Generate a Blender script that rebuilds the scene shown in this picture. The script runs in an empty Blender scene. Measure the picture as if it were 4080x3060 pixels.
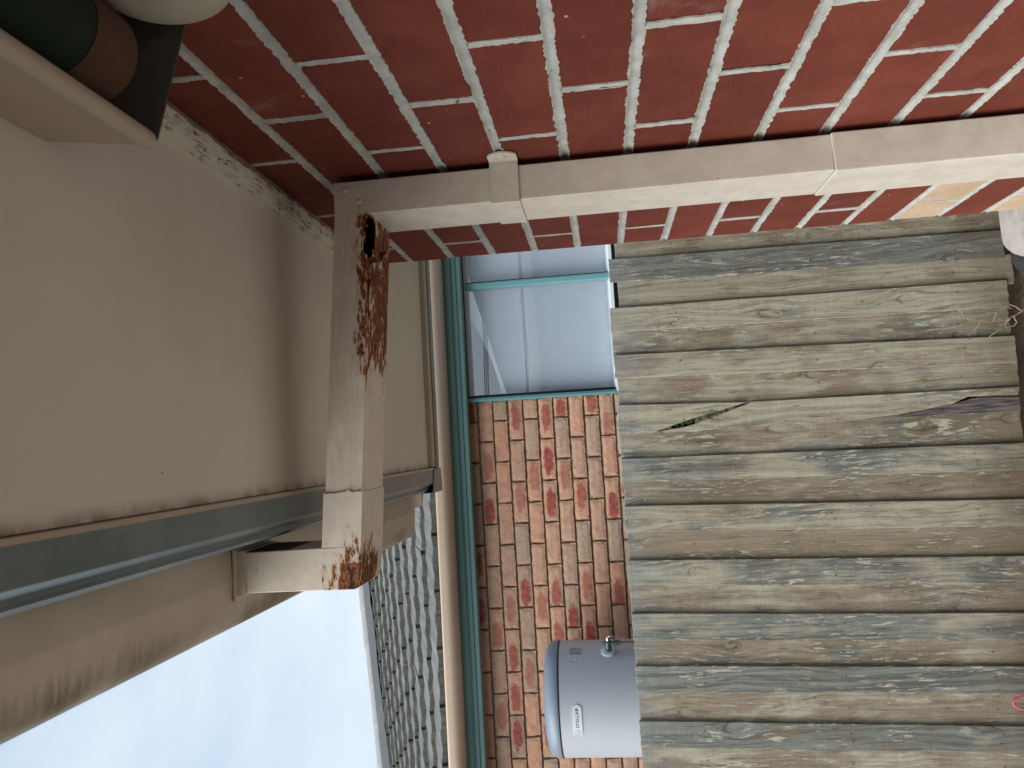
import bpy, bmesh, math, random
from mathutils import Vector, Matrix, noise as mnoise
random.seed(7)
R = math.radians
S = bpy.context.scene
COL = S.collection

# ------------------------------------------------------------------ camera
# world: X to the right, Y along the red wall away from the camera, Z up; camera eye at the origin,
# held on its side (the photograph lies on its side)
cd = bpy.data.cameras.new('camera')
cam = bpy.data.objects.new('camera', cd)
COL.objects.link(cam)
AX = Vector((-0.05663774, -0.99531419, 0.07836987))
AY = Vector((0.11909807, 0.07119993, 0.99032632))
AZ = Vector((-0.99126577, 0.06542354, 0.11450739))
e1 = Vector((AX[0], AY[0], AZ[0])); e2 = Vector((AX[1], AY[1], AZ[1])); e3 = Vector((AX[2], AY[2], AZ[2]))
m = Matrix((e1, -e2, -e3)).transposed().to_4x4()
cam.matrix_world = m
cd.sensor_fit = 'HORIZONTAL'; cd.sensor_width = 36.0; cd.lens = 27.0
cd.clip_start = 0.02; cd.clip_end = 800
cd.dof.use_dof = True; cd.dof.focus_distance = 2.2; cd.dof.aperture_fstop = 36
S.camera = cam

# ------------------------------------------------------------------ sky, sun, exposure
W = bpy.data.worlds.new('World'); S.world = W; W.use_nodes = True
wt = W.node_tree; wt.nodes.clear()
def wn(t, **k):
    n = wt.nodes.new(t)
    for a, b in k.items(): setattr(n, a, b)
    return n
SUN_EL, SUN_AZ = 41, -124         # behind thin cloud, from the open left side and behind the camera
sky = wn('ShaderNodeTexSky', sky_type='NISHITA', sun_disc=False)
sky.sun_elevation = R(SUN_EL); sky.sun_rotation = R(SUN_AZ)
tc = wn('ShaderNodeTexCoord')
mp = wn('ShaderNodeMapping'); mp.inputs['Scale'].default_value = (1.6, 1.6, 3.2)
nz = wn('ShaderNodeTexNoise'); nz.inputs['Scale'].default_value = 2.2; nz.inputs['Detail'].default_value = 5; nz.inputs['Roughness'].default_value = .52
rp = wn('ShaderNodeValToRGB')
rp.color_ramp.elements[0].position = .28; rp.color_ramp.elements[0].color = (.355, .455, .56, 1)
rp.color_ramp.elements[1].position = .70; rp.color_ramp.elements[1].color = (.545, .605, .655, 1)
sk = wn('ShaderNodeVectorMath', operation='SCALE'); sk.inputs[3].default_value = .10
mx = wn('ShaderNodeMix', data_type='RGBA'); mx.inputs[0].default_value = .88
bg = wn('ShaderNodeBackground'); bg.inputs[1].default_value = 1.0
wo = wn('ShaderNodeOutputWorld')
L = wt.links.new
L(tc.outputs['Generated'], mp.inputs[0]); L(mp.outputs[0], nz.inputs[0]); L(nz.outputs[0], rp.inputs[0])
L(sky.outputs[0], sk.inputs[0]); L(sk.outputs[0], mx.inputs[6]); L(rp.outputs[0], mx.inputs[7])
L(mx.outputs[2], bg.inputs[0]); L(bg.outputs[0], wo.inputs[0])
sd = bpy.data.lights.new('sun', 'SUN'); sd.energy = 2.6; sd.angle = R(55); sd.color = (1, .96, .91)
sun = bpy.data.objects.new('sun', sd); COL.objects.link(sun)
dirv = Vector((math.sin(R(SUN_AZ)) * math.cos(R(SUN_EL)), math.cos(R(SUN_AZ)) * math.cos(R(SUN_EL)), math.sin(R(SUN_EL))))
sun.rotation_euler = dirv.to_track_quat('Z', 'Y').to_euler()
S.view_settings.view_transform = 'Standard'; S.view_settings.look = 'None'
S.view_settings.exposure = 0.72; S.view_settings.gamma = 1.0; S.view_settings.use_curve_mapping = False
S.cycles.max_bounces = 8; S.cycles.diffuse_bounces = 5; S.cycles.transparent_max_bounces = 12
S.cycles.use_denoising = True

# ------------------------------------------------------------------ node helper
class NT:
    def __init__(s, name):
        s.mat = bpy.data.materials.new(name); s.mat.use_nodes = True
        s.t = s.mat.node_tree; s.t.nodes.clear()
        s.out = s.t.nodes.new('ShaderNodeOutputMaterial')
        s.tcn = None
    def n(s, t, **k):
        o = s.t.nodes.new(t)
        for a, b in k.items(): setattr(o, a, b)
        return o
    def put(s, sock, v):
        if v is None: return
        if isinstance(v, bpy.types.NodeSocket): s.t.links.new(v, sock)
        else:
            if isinstance(v, tuple) and len(v) == 3 and sock.type == 'RGBA': v = v + (1,)
            sock.default_value = v
    def m(s, op, a, b=None, c=None, clamp=False):
        o = s.n('ShaderNodeMath', operation=op, use_clamp=clamp)
        s.put(o.inputs[0], a); s.put(o.inputs[1], b); s.put(o.inputs[2], c)
        return o.outputs[0]
    def obj(s):
        if not s.tcn: s.tcn = s.n('ShaderNodeTexCoord')
        return s.tcn.outputs['Object']
    def pos(s): return s.n('ShaderNodeNewGeometry').outputs['Position']
    def sep(s, v):
        o = s.n('ShaderNodeSeparateXYZ'); s.put(o.inputs[0], v); return o.outputs
    def comb(s, x, y, z):
        o = s.n('ShaderNodeCombineXYZ'); s.put(o.inputs[0], x); s.put(o.inputs[1], y); s.put(o.inputs[2], z); return o.outputs[0]
    def map(s, v, sc=(1, 1, 1), loc=(0, 0, 0)):
        o = s.n('ShaderNodeMapping'); s.put(o.inputs[0], v); o.inputs['Scale'].default_value = sc; o.inputs['Location'].default_value = loc
        return o.outputs[0]
    def add(s, a, b):
        o = s.n('ShaderNodeVectorMath', operation='ADD'); s.put(o.inputs[0], a); s.put(o.inputs[1], b); return o.outputs[0]
    def noise(s, v, scale=5, detail=3, rough=.55, dist=0):
        o = s.n('ShaderNodeTexNoise'); s.put(o.inputs[0], v)
        o.inputs['Scale'].default_value = scale; o.inputs['Detail'].default_value = detail
        o.inputs['Roughness'].default_value = rough; o.inputs['Distortion'].default_value = dist
        return o.outputs[0]
    def ss(s, v, a, b):         # smoothstep a..b -> 0..1 (a > b runs the other way)
        o = s.n('ShaderNodeMapRange', interpolation_type='SMOOTHSTEP')
        s.put(o.inputs[0], v)
        if isinstance(a, bpy.types.NodeSocket) or isinstance(b, bpy.types.NodeSocket) or a < b:
            s.put(o.inputs[1], a); s.put(o.inputs[2], b); o.inputs[3].default_value = 0; o.inputs[4].default_value = 1
        else:
            s.put(o.inputs[1], b); s.put(o.inputs[2], a); o.inputs[3].default_value = 1; o.inputs[4].default_value = 0
        return o.outputs[0]
    def mix(s, f, a, b, mode='MIX'):
        o = s.n('ShaderNodeMix', data_type='RGBA', blend_type=mode)
        s.put(o.inputs[0], f); s.put(o.inputs[6], a); s.put(o.inputs[7], b); return o.outputs[2]
    def attr(s, name):
        o = s.n('ShaderNodeAttribute', attribute_type='OBJECT', attribute_name=name); return o.outputs['Fac']
    def rand(s): return s.n('ShaderNodeObjectInfo').outputs['Random']
    def val(s, col, f):         # multiply colour by a value
        o = s.n('ShaderNodeVectorMath', operation='SCALE'); s.put(o.inputs[0], col); s.put(o.inputs[3], f); return o.outputs[0]
    def bump(s, h, strength=.5, dist=.002, normal=None):
        o = s.n('ShaderNodeBump'); o.inputs['Strength'].default_value = strength; o.inputs['Distance'].default_value = dist
        s.put(o.inputs['Height'], h)
        if normal is not None: s.put(o.inputs['Normal'], normal)
        return o.outputs[0]
    def end(s, color, rough=.6, normal=None, metal=0, spec=.5, **k):
        p = s.n('ShaderNodeBsdfPrincipled')
        s.put(p.inputs['Base Color'], color); s.put(p.inputs['Roughness'], rough); s.put(p.inputs['Metallic'], metal)
        s.put(p.inputs['Specular IOR Level'], spec)
        if normal is not None: s.put(p.inputs['Normal'], normal)
        s.t.links.new(p.outputs[0], s.out.inputs[0])
        return s.mat

M = {}
def plain(name, col, rough=.5, metal=0, var=.08, scale=30, spec=.5, bump=0):
    t = NT(name); o = t.obj()
    f = t.noise(o, scale, 4); f2 = t.noise(o, scale * .17, 3)
    v = t.m('ADD', t.m('MULTIPLY_ADD', f, var * 2, 1 - var), t.m('MULTIPLY_ADD', f2, var * 2, -var))
    M[name] = t.end(t.val(col, v), rough, t.bump(f, .4, bump) if bump else None, metal, spec)
    return M[name]

# ---- red smooth face brick (attribute 'cream' = 1 for the pale courses)
t = NT('red_brick'); o = t.obj(); sd_ = t.attr('seed')
ov = t.add(o, t.comb(t.m('MULTIPLY', sd_, 13.), t.m('MULTIPLY', sd_, 7.), 0.))
big = t.noise(ov, 14, 3); fine = t.noise(t.map(ov, (1, 1, 5)), 160, 3); strk = t.noise(t.map(ov, (1, 14, 90)), 3, 3)
c = t.mix(t.ss(big, .3, .75), (.145, .033, .021), (.188, .046, .029))
c = t.val(c, t.m('MULTIPLY_ADD', t.rand(), .22, .89))
cr = t.mix(t.ss(big, .35, .7), (.50, .36, .24), (.58, .43, .30))
c = t.mix(t.attr('cream'), c, cr)
c = t.val(c, t.m('MULTIPLY_ADD', strk, .5, .75))
dark = t.ss(t.noise(t.map(ov, (1, 1, 2.4)), 110, 4, .6), .66, .74)
c = t.mix(t.m('MULTIPLY', dark, .55), c, (.05, .018, .015))
vor = t.n('ShaderNodeTexVoronoi'); t.put(vor.inputs[0], ov); vor.inputs['Scale'].default_value = 42
speck = t.m('MULTIPLY', t.ss(vor.outputs['Distance'], .10, .06), t.ss(t.sep(vor.outputs['Color'])[0], .80, .82))
c = t.mix(t.m('MULTIPLY', speck, .8), c, (.55, .42, .36))
eff = t.m('MULTIPLY', t.ss(t.noise(ov, 9, 6, .65), .62, .80), .35)
c = t.mix(eff, c, (.42, .34, .32))
M['red_brick'] = t.end(c, t.m('MULTIPLY_ADD', fine, .15, .68), t.bump(t.m('ADD', fine, t.m('MULTIPLY', dark, -1.)), .35, .0008), 0, .2)

# ---- pale grey ironed mortar
t = NT('grey_mortar'); p = t.pos()
a = t.noise(p, 35, 4, .6); b = t.noise(p, 420, 3, .7); d = t.noise(p, 7, 3)
c = t.mix(t.ss(a, .3, .7), (.40, .405, .37), (.54, .545, .50))
c = t.mix(t.ss(d, .58, .75), c, (.33, .33, .27))
c = t.mix(t.ss(t.noise(p, 75, 2), .72, .76), c, (.12, .11, .09))
c = t.val(c, t.m('MULTIPLY_ADD', b, .5, .75))
M['grey_mortar'] = t.end(c, .92, t.bump(b, .8, .0014), 0, .2)

t = NT('mortar_lip'); p = t.pos()      # sandy mortar squeezed out over the arrises
a = t.noise(p, 60, 4, .6); b = t.noise(p, 420, 3, .7)
c = t.mix(t.ss(a, .3, .7), (.42, .405, .355), (.57, .55, .49)); c = t.val(c, t.m('MULTIPLY_ADD', b, .6, .7))
M['mortar_lip'] = t.end(c, .95, t.bump(b, .9, .0016), 0, .2)
# ---- rough concrete footing
t = NT('concrete'); p = t.pos()
a = t.noise(p, 18, 5, .65); b = t.noise(p, 260, 3, .7)
c = t.mix(t.ss(a, .3, .7), (.40, .37, .33), (.56, .53, .48)); c = t.val(c, t.m('MULTIPLY_ADD', b, .5, .75))
M['concrete'] = t.end(c, .95, t.bump(t.m('ADD', a, b), .8, .003), 0, .2)

plain('bounce_concrete', (.31, .285, .25), .9, 0, .12, 12, bump=.003)
# ---- eave lining sheet
t = NT('soffit_paint'); p = t.pos()
a = t.noise(p, 3.5, 4, .6); b = t.noise(p, 300, 2); d = t.noise(p, 24, 4)
c = t.mix(t.ss(a, .3, .7), (.63, .58, .515), (.70, .65, .58))
vor = t.n('ShaderNodeTexVoronoi'); t.put(vor.inputs[0], p); vor.inputs['Scale'].default_value = 21
sp = t.m('MULTIPLY', t.ss(vor.outputs['Distance'], .05, .025), t.ss(t.sep(vor.outputs['Color'])[0], .72, .74))
c = t.mix(t.m('MULTIPLY', sp, .75), c, (.13, .09, .06))
xs = t.sep(p)
edge = t.m('MULTIPLY', t.ss(xs[0], -.030, -.05), t.ss(d, .42, .62))      # grime gathered along the fascia
c = t.mix(t.m('MULTIPLY', edge, .65), c, (.20, .15, .12))
M['soffit_paint'] = t.end(c, .75, t.bump(b, .15, .0006), 0, .3)

# ---- cracked peeling white paint on old timber
t = NT('peeling_paint'); p = t.pos()
q = t.map(p, (1, .22, 1))
n1 = t.noise(q, 75, 5, .68, .4); n2 = t.noise(t.map(p, (1, .10, 1)), 190, 3, .6)
xs = t.sep(p)
wallside = t.ss(xs[0], .372, .389)
flake = t.ss(t.m('ADD', n1, t.m('MULTIPLY', wallside, .36)), .655, .67)
crack = t.m('MULTIPLY', t.ss(t.m('ABSOLUTE', t.m('SUBTRACT', n2, .52)), .022, .008), t.ss(t.noise(p, 26, 3), .42, .55))
paint = t.mix(t.noise(p, 30, 3), (.62, .59, .53), (.74, .71, .64))
wood = t.mix(t.noise(t.map(p, (1, .08, 1)), 160, 3), (.19, .125, .095), (.31, .22, .175))
c = t.mix(flake, t.mix(crack, paint, (.07, .05, .04)), wood)
h = t.m('SUBTRACT', 1., t.m('ADD', flake, t.m('MULTIPLY', crack, .8)), clamp=True)
M['peeling_paint'] = t.end(c, .8, t.bump(h, .9, .0015), 0, .3)

# ---- cream painted sheet metal with rust eaten along the lower edge and at the outer elbow
def pipe_material(name, rusty):
    t = NT(name); p = t.pos(); x, y, z = t.sep(p)
    n1 = t.noise(p, 120, 5, .7); n2 = t.noise(p, 30, 4, .6); nb = t.noise(t.map(p, (1, 2.5, 1)), 55, 3)
    c = t.mix(t.ss(n2, .3, .7), (.60, .54, .455), (.68, .625, .54))
    c = t.val(c, t.m('MULTIPLY_ADD', t.noise(t.map(p, (60, 60, 4)), 8, 2), .16, .92))
    vor = t.n('ShaderNodeTexVoronoi'); t.put(vor.inputs[0], p); vor.inputs['Scale'].default_value = 48
    sp = t.m('MULTIPLY', t.ss(vor.outputs['Distance'], .11, .05), t.ss(t.sep(vor.outputs['Color'])[1], .80, .82))
    c = t.mix(t.m('MULTIPLY', sp, .7), c, (.20, .13, .08))
    h = t.m('MULTIPLY', nb, .5); ro = .45
    if rusty:
        # along the run: rust strongest near the hole and fading away from it
        ed = t.m('ADD', z, t.m('MULTIPLY', t.m('SUBTRACT', x, .33), .0745))       # height above the run's low corner, levelled
        low = t.ss(ed, .336, .307)                                            # near the lower arris
        al = t.m('MULTIPLY', t.ss(x, .045, .17), t.ss(x, .352, .322))
        f1 = t.m('MULTIPLY', low, al)
        dx = t.m('SUBTRACT', x, -.172); dz = t.m('SUBTRACT', z, .340); dy = t.m('MULTIPLY', t.m('SUBTRACT', y, 1.04), .7)
        rr = t.m('SQRT', t.m('ADD', t.m('ADD', t.m('MULTIPLY', dx, dx), t.m('MULTIPLY', dz, dz)), t.m('MULTIPLY', dy, dy)))
        f2 = t.m('MULTIPLY', t.ss(rr, .085, .012), 1.1)
        f = t.m('MAXIMUM', f1, f2)
        sn = t.m('MULTIPLY_ADD', t.noise(t.map(p, (.42, 1, 1.2)), 130, 5, .62), .8, t.m('MULTIPLY', t.noise(t.map(p, (.6, 1, 1)), 36, 3), .6))
        lev = t.m('ADD', t.m('MULTIPLY', f, .46), t.m('MULTIPLY_ADD', sn, 1.25, -.875))
        halo = t.ss(lev, .14, .36)
        c = t.mix(t.m('MULTIPLY', halo, .55), c, (.42, .25, .11))
        rust = t.ss(lev, .325, .365)
        rc = t.mix(t.ss(t.noise(p, 210, 4), .35, .65), (.080, .022, .010), (.32, .108, .032))
        deep = t.ss(lev, .50, .64)
        rc = t.mix(deep, rc, (.028, .014, .012))
        c = t.mix(rust, c, rc)
        h = t.m('ADD', h, t.m('MULTIPLY', t.m('MULTIPLY', n1, rust), 2.5))
        h = t.m('SUBTRACT', h, t.m('MULTIPLY', rust, .8))
        ro = t.m('MULTIPLY_ADD', rust, .45, .45)
    M[name] = t.end(c, ro, t.bump(h, .55, .0012), 0, .4)
pipe_material('pipe_paint', False); pipe_material('rusted_pipe_paint', True)

# ---- own gutter: cream with mould along the outer lip
t = NT('gutter_cream'); p = t.pos(); x, y, z = t.sep(p)
a = t.noise(p, 12, 5, .65); st = t.noise(t.map(p, (.25, 1.6, 1)), 60, 4, .65)
c = t.mix(t.ss(a, .3, .7), (.56, .475, .38), (.65, .56, .46))
mould = t.m('MULTIPLY', t.ss(t.m('ADD', t.m('MULTIPLY', x, -1.), t.m('MULTIPLY_ADD', st, .07, -.035)), .185, .222), t.ss(t.noise(p, 5, 3), .36, .6))
c = t.mix(t.m('MULTIPLY', mould, .7), c, (.085, .085, .03))
spk = t.m('MULTIPLY', t.ss(t.noise(p, 160, 4, .7), .63, .69), t.ss(t.noise(p, 9, 3), .44, .64))
c = t.mix(t.m('MULTIPLY', spk, .8), c, (.09, .07, .04))
M['gutter_cream'] = t.end(c, .6, None, 0, .3)

# ---- grey green steel
t = NT('grey_green_steel'); p = t.pos()
a = t.noise(p, 14, 5, .6); b = t.noise(t.map(p, (1, .05, 1)), 120, 3)
c = t.mix(t.ss(a, .35, .75), (.115, .155, .165), (.165, .205, .215)); c = t.val(c, t.m('MULTIPLY_ADD', b, .2, .9))
c = t.mix(t.ss(t.noise(p, 22, 6, .7), .70, .78), c, (.34, .32, .29))
M['grey_green_steel'] = t.end(c, .3, None, 0, .6)

plain('shade_wing_brick', (.17, .045, .032), .8, 0, .2, 20)
plain('blue_green_steel', (.115, .235, .215), .4, 0, .06, 40)
plain('neighbour_gutter', (.56, .43, .315), .42, 0, .05, 20)
plain('teal_aluminium', (.15, .34, .365), .35, 0, .05, 40)
plain('white_frame', (.68, .74, .78), .4, 0, .03, 40)
plain('black_gasket', (.012, .012, .014), .6, 0, .1, 40)
plain('curtain_cloth', (.64, .70, .78), .9, 0, .02, 9)
plain('dark_room', (.035, .035, .04), .9, 0, .1, 10)
plain('room_paint', (.42, .44, .48), .9, 0, .1, 6)
plain('cream_metal', (.46, .385, .30), .5, 0, .06, 25)
plain('dome_plastic', (.42, .37, .285), .55, 0, .1, 40)
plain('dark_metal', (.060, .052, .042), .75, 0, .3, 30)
plain('green_canvas', (.008, .022, .010), .9, 0, .2, 60)
plain('brown_canvas', (.10, .050, .026), .9, 0, .25, 60)
plain('heater_paint', (.43, .46, .50), .38, 0, .02, 60)
plain('heater_lid_grey', (.19, .235, .295), .42, 0, .04, 60)
plain('badge_silver', (.62, .68, .72), .3, 0, .03, 40)
plain('lettering_black', (.02, .03, .04), .5)
plain('label_print', (.30, .32, .36), .6, 0, .5, 320)
plain('label_white', (.50, .53, .57), .5, 0, .22, 240)
plain('valve_brass', (.085, .11, .115), .38, .5, .3, 60)
plain('chrome', (.6, .62, .63), .2, 1, .05, 40)
plain('copper_pipe', (.20, .12, .10), .5, .3, .2, 40)
plain('nail_rust', (.055, .035, .025), .7, .2, .4, 200)
plain('nail_steel', (.42, .38, .33), .4, .6, .3, 200)
plain('rail_timber', (.045, .04, .03), .9, 0, .2, 40)
plain('dry_stem', (.36, .28, .21), .85, 0, .2, 60)
plain('pink_plastic', (.62, .10, .17), .4, 0, .05, 40)
plain('dark_stone', (.03, .027, .028), .9, 0, .5, 60, bump=.004)
plain('inner_rust_shade', (.030, .018, .014), .95, 0, .4, 90)  # rusty pipe interior, painted near black to stand for the shade inside
plain('wire_black', (.02, .02, .022), .6)
t = NT('old_grey_timber'); p = t.pos()
a = t.noise(t.map(p, (170, 20, 9)), 1, 4, .65); c = t.mix(t.ss(a, .36, .64), (.055, .046, .048), (.185, .165, .16))
M['old_grey_timber'] = t.end(c, .9, t.bump(a, .8, .003), 0, .2)
plain('leaf_green', (.03, .075, .02), .6, 0, .3, 60)
plain('bedding_cement', (.085, .095, .10), .9, 0, .2, 25)
plain('ridge_cement', (.30, .30, .30), .9, 0, .16, 25, bump=.003)

# ---- glass: clear with a Fresnel reflection
t = NT('window_glass')
tr = t.n('ShaderNodeBsdfTransparent'); tr.inputs[0].default_value = (.95, .975, .99, 1)
gl = t.n('ShaderNodeBsdfGlossy'); gl.inputs['Roughness'].default_value = .01; gl.inputs[0].default_value = (.95, .97, 1, 1)
wv = t.noise(t.pos(), 1.6, 1); t.put(gl.inputs['Normal'], t.bump(wv, .12, .02))
ms = t.n('ShaderNodeMixShader'); ms.inputs[0].default_value = .24
t.t.links.new(tr.outputs[0], ms.inputs[1]); t.t.links.new(gl.outputs[0], ms.inputs[2]); t.t.links.new(ms.outputs[0], t.out.inputs[0])
M['window_glass'] = t.mat

# ---- rustic tan bricks of the neighbouring house
t = NT('tan_brick'); o = t.obj(); tone = t.attr('tone'); red = t.attr('red'); sd_ = t.attr('seed')
ov = t.add(o, t.comb(t.m('MULTIPLY', sd_, 17.), 0., t.m('MULTIPLY', sd_, 11.)))
ox, oy, oz = t.sep(o)
a = t.noise(ov, 22, 4, .6); b = t.noise(ov, 260, 3, .7); pit = t.noise(t.map(ov, (1, 1, 1.4)), 95, 3, .6)
c = t.mix(tone, (.62, .345, .225), (.46, .325, .23))
c = t.mix(t.ss(a, .4, .75), c, t.val(c, .74))
ex = t.m('MULTIPLY', t.m('ADD', ox, t.m('MULTIPLY_ADD', sd_, .05, -.025)), 12.); ez = t.m('MULTIPLY', oz, 34.)
er = t.m('SQRT', t.m('ADD', t.m('POWER', t.m('ABSOLUTE', ex), 3.), t.m('POWER', t.m('ABSOLUTE', ez), 2.)))
bl = t.ss(t.m('ADD', er, t.m('MULTIPLY_ADD', t.noise(ov, 38, 3), 1.3, -.65)), 1.1, .62)
rc = t.mix(t.ss(t.noise(ov, 30, 3), .35, .65), (.40, .105, .070), (.27, .065, .060))
c = t.mix(t.m('MULTIPLY', bl, red), c, rc)
c = t.mix(t.m('MULTIPLY', t.ss(pit, .60, .68), .75), c, (.13, .07, .05))
c = t.mix(t.m('MULTIPLY', t.ss(t.noise(ov, 120, 3, .7), .62, .70), .55), c, (.74, .54, .42))
c = t.val(c, t.m('MULTIPLY_ADD', b, .3, .85))
h = t.m('SUBTRACT', t.m('ADD', a, t.m('MULTIPLY', b, .4)), t.ss(pit, .66, .74))
M['tan_brick'] = t.end(c, .9, t.bump(h, .7, .003), 0, .2)

t = NT('brown_mortar'); p = t.pos()
a = t.noise(p, 40, 4); b = t.noise(p, 250, 3, .7)
c = t.mix(a, (.15, .115, .075), (.25, .195, .13)); c = t.val(c, t.m('MULTIPLY_ADD', b, .5, .75))
M['brown_mortar'] = t.end(c, .95, t.bump(b, .8, .002), 0, .2)

# ---- cement roof tiles: pale weathered top, lichen covered butt
t = NT('tile_top'); o = t.obj(); sd_ = t.attr('seed')
ov = t.add(o, t.comb(t.m('MULTIPLY', sd_, 9.), t.m('MULTIPLY', sd_, 5.), 0.))
a = t.noise(t.map(ov, (16, .8, 1)), 3, 4, .65); b = t.noise(ov, 120, 3, .7)
c = t.mix(t.ss(a, .3, .7), (.125, .125, .125), (.20, .20, .195)); c = t.val(c, t.m('MULTIPLY_ADD', t.rand(), .25, .87)); c = t.val(c, t.m('MULTIPLY_ADD', b, .35, .82))
M['tile_top'] = t.end(c, .9, t.bump(t.m('ADD', a, b), .5, .003), 0, .2)
t = NT('tile_butt'); o = t.obj(); sd_ = t.attr('seed')
ov = t.add(o, t.comb(t.m('MULTIPLY', sd_, 9.), t.m('MULTIPLY', sd_, 5.), 0.))
b = t.noise(ov, 90, 4, .7); a = t.noise(ov, 14, 3)
c = t.mix(t.ss(a, .35, .7), (.135, .137, .11), (.195, .193, .168)); c = t.val(c, t.m('MULTIPLY_ADD', b, .9, .55))
M['tile_butt'] = t.end(c, .95, t.bump(b, .9, .004), 0, .2)

# ---- weathered paling
t = NT('paling'); o = t.obj(); sd_ = t.attr('seed'); tone = t.attr('tone'); brown = t.attr('brown')
x, y, z = t.sep(o)
KX, KZ = 8.5, 2.1
v = t.comb(t.m('MULTIPLY_ADD', x, KX, t.m('MULTIPLY', sd_, 37.)), t.m('MULTIPLY_ADD', z, KZ, t.m('MULTIPLY', sd_, 71.)), 0.)
vo = t.n('ShaderNodeTexVoronoi', voronoi_dimensions='2D'); t.put(vo.inputs['Vector'], v); vo.inputs['Scale'].default_value = 1; vo.inputs['Randomness'].default_value = .85
px, py, pz = t.sep(vo.outputs['Position']); vx, vy, vz = t.sep(v)
dx = t.m('DIVIDE', t.m('SUBTRACT', vx, px), KX); dz = t.m('DIVIDE', t.m('SUBTRACT', vy, py), KZ)
rnd = t.sep(vo.outputs['Color'])
act = t.ss(rnd[0], .46, .50)
g2 = t.m('ADD', t.m('POWER', t.m('DIVIDE', dx, .048), 2.), t.m('POWER', t.m('DIVIDE', dz, .105), 2.))
inf = t.m('MULTIPLY', t.m('EXPONENT', t.m('MULTIPLY', g2, -1.)), act)
wob = t.m('MULTIPLY_ADD', t.noise(t.comb(t.m('MULTIPLY', x, 8.), t.m('MULTIPLY', sd_, 50.), t.m('MULTIPLY', z, 2.6)), 1, 3), .045, -.022)
g = t.m('ADD', t.m('SUBTRACT', x, t.m('MULTIPLY', t.m('MULTIPLY', dx, inf), .85)), wob)
s50 = t.m('MULTIPLY', sd_, 50.)
gr1 = t.noise(t.comb(t.m('MULTIPLY', g, 75.), s50, t.m('MULTIPLY', z, 1.7)), 1, 4, .62)
gr2 = t.noise(t.comb(t.m('MULTIPLY', g, 210.), s50, t.m('MULTIPLY', z, 6.)), 1, 4, .7)
pat = t.noise(t.comb(t.m('MULTIPLY_ADD', x, 10., s50), s50, t.m('MULTIPLY', z, 3.6)), 1, 4, .6)
pat2 = t.noise(t.comb(t.m('MULTIPLY', x, 14.), t.m('ADD', s50, 9.), t.m('MULTIPLY', z, 5.)), 1, 4, .6)
saw = t.noise(t.comb(t.m('MULTIPLY', x, 5.), s50, t.m('MULTIPLY', z, 330.)), 1, 2)
tan = t.mix(t.ss(gr1, .34, .66), (.30, .27, .20), (.43, .40, .315))
gry = t.mix(t.ss(gr1, .34, .66), (.115, .125, .112), (.225, .235, .21))
blu = t.m('ADD', tone, t.m('MULTIPLY_ADD', pat, 2.1, -1.05))
c = t.mix(t.ss(blu, .25, .8), tan, gry)
c = t.mix(t.m('MULTIPLY', t.ss(t.m('ADD', pat2, t.m('MULTIPLY', brown, .35)), .60, .80), .65), c, (.21, .155, .105))
w1 = t.m('SINE', t.m('MULTIPLY_ADD', g, 430., t.m('MULTIPLY', gr1, 24.)))
fl = t.noise(t.comb(t.m('MULTIPLY', g, 120.), s50, t.m('MULTIPLY', z, 15.)), 1, 4, .68)
c = t.mix(t.m('MULTIPLY', t.ss(w1, .55, .98), t.m('MAXIMUM', t.m('MULTIPLY', t.ss(pat2, .40, .62), .5), t.m('MULTIPLY', inf, .75))), c, t.val(c, .42))
# pale flakes where the grey skin has worn away, dark where the grain has opened
c = t.mix(t.m('MULTIPLY', t.ss(fl, .570, .590), t.m('MULTIPLY_ADD', t.ss(pat, .44, .6), .72, .14)), c, (.50, .46, .365))
c = t.mix(t.m('MULTIPLY', t.ss(fl, .385, .345), .62), c, (.085, .076, .062))
c = t.mix(t.m('MULTIPLY', t.ss(t.noise(t.comb(t.m('MULTIPLY', g, 38.), s50, t.m('MULTIPLY', z, 3.)), 1, 3), .36, .28), .55), c, (.105, .095, .08))
c = t.mix(t.m('MULTIPLY', t.ss(t.m('ADD', z, t.m('MULTIPLY_ADD', pat2, .5, -.25)), -.19, -.06), .35), c, (.25, .285, .30))   # bleached blue grey heads
c = t.mix(t.m('MULTIPLY', t.ss(t.m('ADD', z, t.m('MULTIPLY_ADD', pat2, .5, -.25)), -1.28, -1.50), .5), c, (.115, .085, .052)) # soil stained feet
c = t.val(c, t.m('MULTIPLY_ADD', saw, .40, .80))
kr = t.m('SQRT', t.m('ADD', t.m('MULTIPLY', dx, dx), t.m('POWER', t.m('MULTIPLY', dz, .52), 2.)))
krad = t.m('MULTIPLY_ADD', t.m('POWER', rnd[1], 1.5), .017, .005)
kw = t.m('ADD', kr, t.m('MULTIPLY_ADD', t.noise(t.comb(t.m('MULTIPLY', x, 60.), s50, t.m('MULTIPLY', z, 26.)), 1, 3), .016, -.008))
km = t.m('MULTIPLY', t.m('MULTIPLY', t.ss(t.m('SUBTRACT', kw, krad), .004, -.003), act), .75)
ring = t.m('MULTIPLY_ADD', t.m('SINE', t.m('MULTIPLY', kw, 1500.)), .5, .5)
kc = t.mix(ring, t.mix(.5, c, (.22, .20, .18)), t.mix(.35, c, (.44, .42, .395)))
rim = t.m('MULTIPLY', t.m('MULTIPLY', t.ss(t.m('ABSOLUTE', t.m('SUBTRACT', kw, krad)), .0045, .001), act), t.ss(t.m('ADD', dz, t.m('MULTIPLY_ADD', rnd[2], .04, -.02)), -.004, .014))
c = t.mix(km, c, kc); c = t.mix(t.m('MULTIPLY', rim, .5), c, (.05, .038, .03))
h = t.m('ADD', t.m('MULTIPLY', gr2, .8), t.m('ADD', t.m('MULTIPLY', gr1, .6), t.m('MULTIPLY', saw, .25)))
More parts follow.
